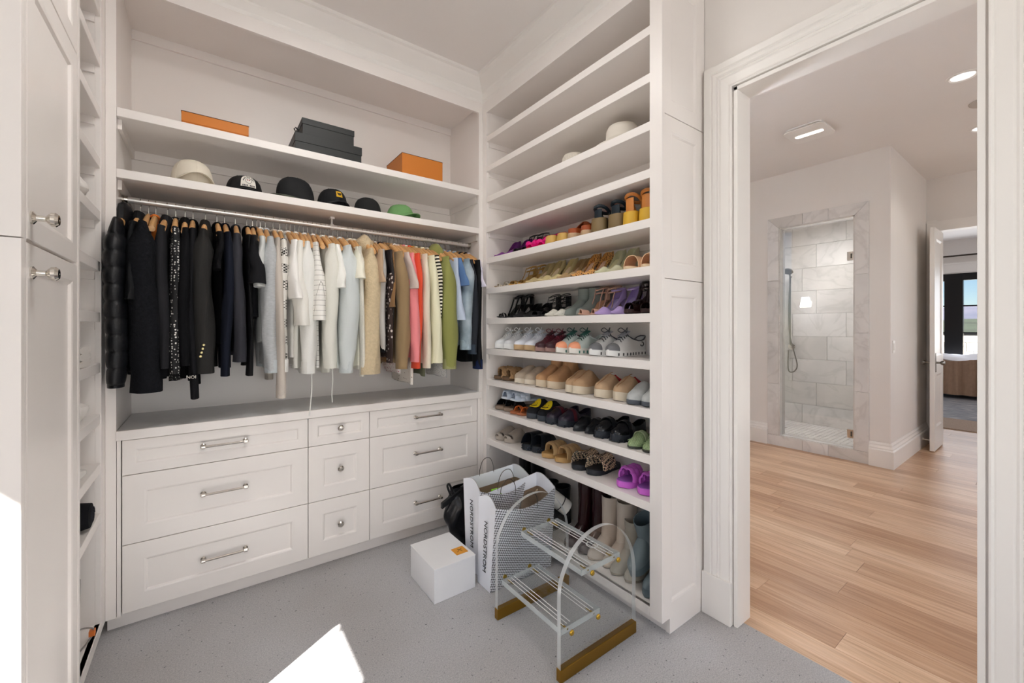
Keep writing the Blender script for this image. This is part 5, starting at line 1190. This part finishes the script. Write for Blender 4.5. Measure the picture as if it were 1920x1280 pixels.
MB().tube([(-.146, -.03, .05), (-.165, -.03, .062), (-.172, -.03, .052), (-.165, -.03, .04), (-.146, -.03, .044)], .0045, 6).build('ribbon_loop', bkb, b2_, smooth=True)
lidbox('gift_box', 'tall orange gift box with brown edges at the far shelf end', 1.031, 1.324, 2.62, 2.91, ZS1, .152, .15, org, brn)

# ------------------------------------------------------------------ caps and hats
def cap(name, label, x, y, z, m, rot=0, r=.088, h=.125, brim=.075, brim_m=None, tall=1.0, btn=True, brim_z=.02):
    o = tag(empty(name, (x, y, z + .0008), radians(rot)), label, 'cap')
    def dome(u, v):
        a = 2 * pi * v; t = u * pi / 2; rr = r * cos(t) ** .62
        z_ = h * sin(t) ** .85; bulge = 1 + .10 * max(0, -sin(a)) * sin(t * 2) * tall
        return (rr * .93 * cos(a), rr * 1.06 * sin(a) * bulge, z_ + brim_z * 0)
    c = MB().grid(dome, 10, 36).build('crown', m, o, smooth=True, weld=True)
    for k in range(6):
        a = radians(30 + 60 * k); MB().tube([tuple(Vector(dome(u, (a / (2 * pi)) % 1)) * 1.006) for u in (.0, .2, .4, .6, .8, .98)], .0011, 4).build('seam', m, c)
    if btn: MB().lathe([(.008, 0), (.007, .004), (0, .006)], 10, (0, 0, h - .001)).build('button', m, o, smooth=True)
    def br(u, v):
        a = pi + pi * (.08 + .84 * v); ca, sa = cos(a), sin(a)
        return (r * .93 * ca * (1 + .02 * u), r * 1.06 * sa - brim * u * abs(sa) ** .7, .004 + brim_z * (1 - ca * ca) - .012 * u + .006)
    MB().grid(br, 6, 20).build('brim', brim_m or m, o, smooth=True, solid=.003)
    return o
cap('baseball_cap', 'plain cream cap at the near end of the cap shelf', -.06, 2.70, ZS2, cmat('ded6c6', .85), rot=12, r=.096, h=.135, brim=.06, brim_z=.045)
c2 = cap('trucker_cap', 'black cap with a round topped white patch', .165, 2.71, ZS2, cmat('121214', .85), rot=8, r=.092, h=.105, brim=.03, brim_z=.015)
pw = cmat('e3dfd6', .8)
def on_dome(u, v, r=.092, h=.105, k=1.03):
    # point of the cap front: u sideways, v up
    a = 1.5 * pi + u / r; t = math.asin(min(.98, (v / h) ** (1 / .85))) if v > 0 else 0
    rr = r * cos(t) ** .62; bl = 1 + .10 * max(0, -sin(a)) * sin(t * 2)
    return (rr * .93 * cos(a) * k, rr * 1.06 * sin(a) * bl * k, v)
MB().grid(lambda u, v: on_dome((u - .5) * .078 * (1 if v < .55 else sqrt(max(0, 1 - ((v - .55) / .47) ** 2))), .03 + .066 * v), 10, 10).build('patch', pw, c2, smooth=True, solid=.0015)
pk = cmat('2a2c33', .7)
MB().tube([on_dome(.016 * cos(a), .062 + .014 * sin(a), k=1.055) for a in [2 * pi * k / 20 for k in range(20)]], .0009, 4, True).build('patch_ring', pk, c2)
for ss in (-1, 1): MB().lathe([(0, -.002), (.003, 0), (0, .002)], 8, on_dome(ss * .005, .066, k=1.055), 'y').build('patch_dot', cmat('b5303a', .7), c2)
tx = 'MARS AIRLINES'
for i, ch in enumerate(tx):
    if ch == ' ': continue
    a = radians(168 - 156 * i / (len(tx) - 1)); p_ = Vector(on_dome(.027 * cos(a), .058 + .027 * sin(a), k=1.055))
    text(ch, .009, Matrix.Translation(p_) @ Matrix.Rotation(-.35 * cos(a) * -1 * -1, 4, 'Z') @ Matrix.Rotation(radians(70), 4, 'X') @ Matrix.Rotation(a - pi / 2, 4, 'Z'), pk, c2)
for k in range(9): 
    if k != 4: MB().box(-.0018, .0018, -.001, .001, -.0035, .0035).xf(Matrix.Translation(on_dome(-.028 + .007 * k, .036, k=1.05))).build('patch_mark', pk, c2)
c3 = cap('camo_cap', 'black mesh cap with a camouflage brim turned sideways', .42, 2.71, ZS2, cmat('17181a', .85), rot=-55, r=.1, h=.15, brim=.06, brim_m=cmat('4d5244', .85, var=.5, vscale=25), brim_z=.02, tall=1.4)
c4 = cap('patch_cap', 'black cap with a square yellow patch', .62, 2.71, ZS2, cmat('111114', .85), rot=12, r=.09, h=.125, brim=.05, brim_z=.03, brim_m=cmat('2a2a2c', .8))
MB().grid(lambda u, v: on_dome((u - .5) * .042, .062 + .036 * v, .09, .125), 6, 6).build('patch', cmat('d9ac22', .7), c4, smooth=True, solid=.0015)
MB().loft([[tuple(on_dome(u, v, .09, .125, k)) for u, v in ((-.015, .090), (-.007, .086), (0, .088), (.007, .086), (.015, .090), (.013, .078), (.006, .072), (-.006, .072), (-.013, .078))] for k in (1.04, 1.055)]).build('patch_emblem', cmat('3c2d14', .7), c4)
cap('baseball_cap', 'plain black cap beside the green cap', .835, 2.71, ZS2, cmat('1a1b1b', .85), rot=150, r=.09, h=.11, brim=.05)
cap('baseball_cap', 'light green cap at the far end of the cap shelf', 1.05, 2.71, ZS2, cmat('6f9d63', .85), rot=25, r=.088, h=.105, brim=.07, brim_z=.03)
def hat(name, label, x, y, z, m, rc, hc, rb, tilt=0, band=None):
    o = tag(empty(name, (x, y, z + .001)), label, 'hat')
    o.rotation_euler = (0, radians(tilt), 0)
    MB().lathe([(rb, .004), (rb, .010), (rb * .8, .012), (rc * 1.05, .02), (rc, .03), (rc * .96, hc * .8), (rc * .85, hc * .96), (rc * .5, hc), (0, hc * .97)], 40).build('crown_and_brim', m, o, smooth=True, angle=60)
    if band: MB().lathe([(rc * 1.02, .03), (rc * 1.0, .055)], 40, cap=False).build('hat_band', band, o, smooth=True)
    return o
straw = cmat('d6cfc3', .9, bump=.9, bscale=140, var=.1, vscale=90)
hat('straw_hat', 'pale woven straw hat with an open crown', XB + .17, 1.80, SHELF_Z[2], straw, .075, .10, .15)
hat('felt_hat', 'smooth off white sun hat with a wide brim', XB + .165, 1.435, SHELF_Z[2], cmat('d9d2c7', .9), .088, .13, .155, band=cmat('cfc8bd', .9))

# ------------------------------------------------------------------ things in the cubbies on the left
def lump(name, label, cat_, c, s, m, seed, amp=.15, rz=0):
    rnd = random.Random(seed); ph = [rnd.uniform(0, 6) for _ in range(6)]
    o = tag(empty(name, c, rz), label, cat_)
    def fn(u, v):
        t, a = pi * u, 2 * pi * v; k = 1 + amp * (sin(3 * a + ph[0] + 2 * t) * .5 + sin(5 * t + ph[1] + a) * .4 + .3 * sin(7 * a + ph[2]))
        sx = abs(sin(t)) ** .6 * k
        return (s[0] * sx * cos(a), s[1] * sx * sin(a), s[2] * (1 - cos(t) * (abs(cos(t)) ** -.3 if abs(cos(t)) > .05 else 1) * .999))
    MB().grid(fn, 18, 30).build('folds', m, o, smooth=True, weld=True)
    return o
CX = XL - .13
wl_ = fab('d9d5d0')
def folded(name, label, n, z, m, y0=2.125, y1=2.34, th=.026):
    o = tag(empty(name, (XL - .125, (y0 + y1) / 2, z + .001)), label, 'clothing'); d = (y1 - y0) / 2
    for k in range(n):
        q = MB()
        def sec(x, f_, k=k): return [(x, d * (1 - .07 * k) * f_ * cy + .004 * sin(9 * x + k), th * (k + .5) + th * .48 * cz * (1 + .12 * sin(30 * x + 7 * cy + k))) for cy, cz in [(cos(a) * (abs(cos(a)) ** -.6 if abs(cos(a)) > .1 else 2), sin(a) * (abs(sin(a)) ** -.5 if abs(sin(a)) > .1 else 2)) for a in [2 * pi * (t + .5) / 20 for t in range(20)]]]
        q.loft([sec(-.118 + .236 * t / 10, (.9 if t in (0, 10) else 1)) for t in range(11)])
        q.build('folded_layer', m, o, smooth=True, angle=60)
    return o
folded('folded_shirts', 'small stack of folded pale grey shirts in a cubby', 3, SHELF_Z[7], fab('cfcac4'))
lump('white_scarf', 'crumpled white scarf in an upper cubby', 'scarf', (CX + .012, 2.26, SHELF_Z[4] + .001), (.115, .11, .045), wl_, 4)
lump('white_blouse_bundle', 'rolled white garment in the cubby under the folded shirts', 'clothing', (CX + .005, 2.21, SHELF_Z[8] + .001), (.12, .08, .05), wl_, 5)
lump('grey_sock_bundle', 'small bundle of pale socks in a low cubby', 'socks', (CX, 2.19, SHELF_Z[9] + .001), (.12, .07, .035), fab('c9c5c0'), 6)
rl = tag(empty('black_bag', (CX + .005, 2.30, SHELF_Z[10] + .001)), 'rolled black garment lying in a low cubby', 'clothing')
MB().loft([[(x, r_ * cos(q) * 1.1, .055 + r_ * sin(q)) for q in [2 * pi * k / 20 for k in range(20)]] for x, r_ in ((-.13, .03), (-.12, .05), (-.02, .054), (.09, .052), (.122, .046), (.126, .03))]).build('roll', fab('141418'), rl, smooth=True)
MB().tube([(.127, .034 * (1 - k / 40) * cos(k * .5), .055 + .034 * (1 - k / 40) * sin(k * .5)) for k in range(34)], .002, 5).build('roll_edge', fab('2a2a30'), rl)
lp = tag(bx(-.1, .1, -.011, .011, 0, .33).build('black_folder', cmat('0d0e10', .35), bevel=.006), 'flat black case leaning in the bottom cubby', 'case')
lp.location = (XL - .115, 2.165, SHELF_Z[11] + .003); lp.rotation_euler = (radians(-6), 0, 0)
cd = tag(empty('cord_loop', (XL - .07, 2.3, SHELF_Z[11] + .003)), 'thin grey cord loop with an orange tag in the bottom cubby', 'cord')
MB().tube([(-.02, -.15, .07), (.0, -.08, .09), (.03, .0, .085), (.058, .06, .05), (.062, .075, .02), (.05, .05, .003), (.03, -.02, .003), (0, -.12, .003)], .003, 6, cr=5).build('cord', cmat('8f8a86', .5), cd, smooth=True)
bx(.05, .068, .062, .084, .012, .034).build('tag', cmat('d2702a', .5), cd, bevel=.001)

# ------------------------------------------------------------------ white carton with an orange sticker
wb = tag(empty('carton', (1.03, 2.042, 0)), 'white cardboard carton with an orange sticker on its lid', 'box')
bx(-.119, .119, -.149, .149, .0005, .168).build('body', cmat('e6e7ea', .5), wb, bevel=.002)
bx(-.1205, .1205, -.1505, .1505, .168, .1735).build('lid', cmat('e9eaec', .5), wb, bevel=.0015)
bx(.035, .105, -.10, -.03, .1736, .1742).build('sticker', cmat('e09a32', .5), wb)
ik = cmat('4a3a22', .6)
MB().tube([(.052, -.075, .1746), (.07, -.06, .1746), (.088, -.052, .1746), (.076, -.068, .1746), (.066, -.048, .1746), (.08, -.078, .1746)], .0014, 4).build('scribble', ik, wb)

# ------------------------------------------------------------------ patterned paper bags
pat_m, nt, b_, tc = nodes_mat('geometric_bag_print', .6)
sp_ = N(nt, 'ShaderNodeSeparateXYZ'); nt.links.new(tc.outputs['Object'], sp_.inputs[0])
def mth(op, a, b=None):
    n = nt.nodes.new('ShaderNodeMath'); n.operation = op
    for i, x in enumerate((a, b)):
        if x is None: continue
        if isinstance(x, (int, float)): n.inputs[i].default_value = x
        else: nt.links.new(x, n.inputs[i])
    return n.outputs[0]
hxy = mth('ADD', sp_.outputs[0], sp_.outputs[1])
cmb = N(nt, 'ShaderNodeCombineXYZ'); nt.links.new(mth('ADD', hxy, mth('MULTIPLY', sp_.outputs[2], .5)), cmb.inputs[0]); nt.links.new(mth('SUBTRACT', sp_.outputs[2], mth('MULTIPLY', hxy, .5)), cmb.inputs[1])
ck = N(nt, 'ShaderNodeTexChecker', Scale=105.0); nt.links.new(cmb.outputs[0], ck.inputs[0]); ck.inputs[1].default_value = (1, 1, 1, 1); ck.inputs[2].default_value = (0, 0, 0, 1)
ck2 = N(nt, 'ShaderNodeTexChecker', Scale=180.0); nt.links.new(cmb.outputs[0], ck2.inputs[0]); ck2.inputs[1].default_value = lin('f0f0f4') + (1,); ck2.inputs[2].default_value = lin('24262e') + (1,)
nt.links.new(mix(nt, ck.outputs[0], mix(nt, .35, '262830', ck2.outputs[0]), 'eceef4'), b_.inputs['Base Color'])
bagw = cmat('eaedf4', .6); kraft = cmat('8c7660', .8); inkm = cmat('1a1b20', .6); cordm = cmat('4a443c', .6)
def paper_bag(label, base, top, zt, rz, text_z):
    """base and top are (x0, x1, y0, y1); zt gives rim heights at the four corners (x0y0, x1y0, x1y1, x0y1)"""
    ox, oy = (base[0] + base[1]) / 2, (base[2] + base[3]) / 2
    o = tag(empty('shopping_bag', (ox, oy, .001)), label, 'bag')
    B = [Vector((base[0] - ox, base[2] - oy, 0)), Vector((base[1] - ox, base[2] - oy, 0)), Vector((base[1] - ox, base[3] - oy, 0)), Vector((base[0] - ox, base[3] - oy, 0))]
    T = [Vector((top[0] - ox, top[2] - oy, zt[0])), Vector((top[1] - ox, top[2] - oy, zt[1])), Vector((top[1] - ox, top[3] - oy, zt[2])), Vector((top[0] - ox, top[3] - oy, zt[3]))]
    cen = sum(T, Vector()) / 4
    def wall(i, ins=0.0, dip=0.0, bulge=0.0, z0=0.0):
        j = (i + 1) % 4
        def fn(u, v):
            v_ = z0 + (1 - z0) * v
            a = B[i].lerp(T[i], v_); c = B[j].lerp(T[j], v_); p = a.lerp(c, u); p.z -= dip * sin(pi * u) * v_
            n = (B[j] - B[i]).cross(Vector((0, 0, 1))).normalized(); p += n * (bulge * sin(pi * u) * v_ - ins)
            return tuple(p)
        return MB().grid(fn, 10, 8)
    dips = (.045, -.03, .02, -.03); bul = (.02, -.012, .035, -.012)
    for i, (nm, mt) in enumerate((('front_panel', pat_m), ('gusset', bagw), ('back_panel', pat_m), ('gusset', bagw))):
        wall(i, 0, dips[i], bul[i]).build(nm, mt, o, smooth=True)
        wall(i, .002, dips[i], bul[i]).build('lining', kraft, o, smooth=True)
        wall(i, .0035, dips[i], bul[i], .84).build('rim_band', bagw, o, smooth=True)
    MB()._add([tuple(p + Vector((0, 0, .002))) for p in B], [(0, 1, 2, 3)]).build('bottom', bagw, o, solid=.001)
    # corner fold strip of the print beside the gusset
    for i in (0, 2):
        j = (i + 1) % 4; p0 = T[i].lerp(T[j], .36); p1 = T[i].lerp(T[j], .64); nrm = (B[j] - B[i]).cross(Vector((0, 0, 1))).normalized() * bul[i] * .8
        dz = Vector((0, 0, -dips[i] * .8 - .03)); up = .075 if i == 2 else .055
        MB().tube([tuple(p0 + nrm + dz), tuple(p0 + nrm + dz + Vector((0, 0, .05))), tuple(p0.lerp(p1, .2) + nrm + dz + Vector((0, 0, up + .03))), tuple(p0.lerp(p1, .5) + nrm + dz + Vector((0, 0, up + .045))), tuple(p0.lerp(p1, .8) + nrm + dz + Vector((0, 0, up + .03))), tuple(p1 + nrm + dz + Vector((0, 0, .05))), tuple(p1 + nrm + dz)], .0022, 6, cr=6).build('handle', cordm, o, smooth=True)
    # name down the left gusset
    mid_b = (B[0] + B[3]) / 2; mid_t = (T[0] + T[3]) / 2; dn = (mid_b - mid_t).normalized(); fr_ = (T[0].lerp(B[0], .5) - T[3].lerp(B[3], .5)).normalized()
    nr = dn.cross(fr_).normalized(); fr_ = nr.cross(dn)
    M = Matrix((dn, fr_, nr)).transposed().to_4x4(); M.translation = mid_t.lerp(mid_b, text_z) + nr * (-.002 + .0145 * 0) + Vector((.0115 * .0, 0, 0)) + nr * .004
    t_ = text('NORDSTROM', .043, M, inkm, o)
    return o
paper_bag('patterned paper shopping bag in front, beside the clear step stool', (1.182, 1.602, 1.803, 1.925), (1.20, 1.612, 1.775, 1.945), (.445, .46, .50, .45), 0, .52)
pb2 = paper_bag('patterned paper shopping bag behind, holding a bright green box', (1.212, 1.60, 1.965, 2.10), (1.222, 1.585, 1.965, 2.15), (.465, .47, .50, .485), 0, .45)
gbx = tag(bx(-.06, .06, -.035, .035, 0, .16).build('green_box', cmat('8fe02a', .5), bevel=.002), 'bright lime green box inside the patterned bag', 'box')
gbx.location = (1.37, 2.03, .26); gbx.rotation_euler = (radians(8), radians(12), radians(20))
lump('bag_filling', 'brown kraft wrapped parcel filling the rear patterned bag', 'parcel', (1.4, 2.035, .01), (.15, .05, .12), kraft, 11, .05)
# black garment bag slumped against the dresser
gbm = cmat('0e0f13', .22, bump=.5, bscale=14)
gk = tag(empty('garment_bag', (1.33, 2.33, 0)), 'shiny black vinyl bag slumped against the dresser', 'bag')
def sack(u, v):
    z = .37 * v; a = 2 * pi * u; w_ = lerp(.10, .135, sstep(0, .45, v)) * lerp(1, .75, sstep(.6, 1, v)); d = lerp(.09, .075, v) * lerp(1, .35, sstep(.65, 1, v))
    k = 1 + .07 * sin(3 * a + 9 * v) + .05 * sin(7 * a - 13 * v)
    return (w_ * k * cos(a) - .02 * v + .02, d * k * sin(a), z)
MB().grid(sack, 40, 22).build('sack', gbm, gk, smooth=True)
MB().loft([[tuple(Vector(p) + q) for q in (Vector((0, -.012, 0)), Vector((0, .012, 0)), Vector((0, .012, .035)), Vector((0, -.012, .035)))] for p in ((-.17, -.02, .265), (-.10, -.02, .30), (.0, -.015, .345), (.12, -.01, .375))]).build('top_band', cmat('101114', .5), gk, bevel=.003)
MB().tube([(-.10, -.02, .32), (-.122, -.02, .37), (-.13, -.02, .40), (-.118, -.02, .405), (-.10, -.02, .37), (-.085, -.02, .335)], .007, 6, cr=5).build('handle_loop', cmat('101114', .5), gk, smooth=True)

# ------------------------------------------------------------------ clear acrylic step stool
aedge = acr_edge
st = tag(empty('step_stool', (1.335, 1.41, 0)), 'clear acrylic two step stool with brass feet and bolts', 'stool')
def arch_poly():
    p = [(-.232, .05), (-.232, .34)]
    for x, z in ((-.222, .392), (-.19, .45), (-.155, .49), (-.10, .523), (-.035, .541), (.03, .541), (.085, .523), (.14, .485), (.185, .43), (.214, .37), (.228, .3)): p.append((x, z))
    return p + [(.228, .05)]
AP0 = arch_poly(); AP = [AP0[0]]
for i in range(1, len(AP0) - 2):
    q0, q1, q2, q3 = [Vector((a[0], a[1])) for a in (AP0[max(i - 1, 1)], AP0[i], AP0[i + 1], AP0[min(i + 2, len(AP0) - 2)])]
    for k in range(4):
        t = k / 4; v_ = .5 * (2 * q1 + (q2 - q0) * t + (2 * q0 - 5 * q1 + 4 * q2 - q3) * t * t + (3 * q1 - q0 - 3 * q2 + q3) * t ** 3); AP.append((v_.x, v_.y))
AP += [AP0[-2], AP0[-1]]
for y0, y1 in ((-.226, -.206), (.206, .226)):
    face = MB(); n = len(AP)
    face._add([(x, y0, z) for x, z in AP] + [(x, y1, z) for x, z in AP], [tuple(range(n - 1, -1, -1)), tuple(range(n, 2 * n))])
    pn = face.build('side_panel', acrylic, st)
    ed = MB(); ed._add([(x, y, z) for y in (y0, y1) for x, z in AP], [(i, i + 1, n + i + 1, n + i) for i in range(n - 1)])
    ed.build('polished_edge', aedge, pn, smooth=True)
    MB().box(-.234, .230, y0 - .003, y1 + .003, 0.0005, .05).build('brass_foot', brass, pn, bevel=.0015)
for x0, x1, z in ((-.21, .015, .185), (-.095, .145, .38)):
    tr = bx(x0, x1, -.204, .204, z - .022, z).build('tread', acrylic, st)
    eb = MB()
    eb.box(x0, x0 + .003, -.204, .204, z - .022, z); eb.box(x1 - .003, x1, -.204, .204, z - .022, z); eb.box(x0, x1, -.204, -.201, z - .022, z); eb.box(x0, x1, .201, .204, z - .022, z)
    eb.build('polished_edge', aedge, tr)
    for k, fx in enumerate((.12, .2, .28, .72, .8, .88)):
        xx = lerp(x0, x1, fx); bx(xx - .0016, xx + .0016, -.19, .19, z, z + .0012).build('grip_line', cmat('eef0f0', .3), tr)
    for fx in (.16, .84):
        xx = lerp(x0, x1, fx)
        for s_ in (-1, 1):
            ys_ = s_ * .226
            MB().lathe([(.011, 0), (.011, s_ * .004), (.008, s_ * .007), (0, s_ * .0075)], 18, (xx, ys_, z - .011), 'y').build('bolt', mat('bright_brass', 'd8b24a', .22, 1), tr, smooth=True)
            MB().tube([(xx, s_ * .204, z - .011), (xx, s_ * .16, z - .011)], .004, 8).build('bolt_shank', MATS['bright_brass'], tr)
sk = MB().lathe([(.028, 0), (.028, .0006), (.022, .0008)], 26, (.09, -.09, .3815), cap=False).build('round_sticker', cmat('d6d8d8', .3), st)
# ------------------------------------------------------------------ tell the two shoes of a pair apart by their neighbours
def word(o): return o.name.split('.')[0].replace('_', ' ')
shoes = [o for o in C.objects if o.parent is None and str(o.get('group', '')).startswith('pair of ')]
for zc in SHELF_Z[4:]:
    row = sorted([o for o in shoes if abs(o.location.z - zc) < .02], key=lambda o: -o.location.y)
    for i, o in enumerate(row):
        mate = [q for q in row if q is not o and q['group'] == o['group']]
        if not mate: continue
        left = o.location.y > mate[0].location.y
        other = None
        for q in (row[i - 1::-1] if (left and i) else [] if left else row[i + 1:]):
            if q['group'] != o['group']: other = q; break
        tail = ('next to the ' + word(other)) if other else ('next to the corner' if left else 'next to the end stile')
        o['label2'] = o['label'] + ', ' + tail
for o in shoes:
    if 'label2' in o:
        l = o['label2']
        if len(l.split()) > 16: l = l.replace(', next to the ', ', by the ')
        if len(l.split()) <= 16: o['label'] = l
        del o['label2']
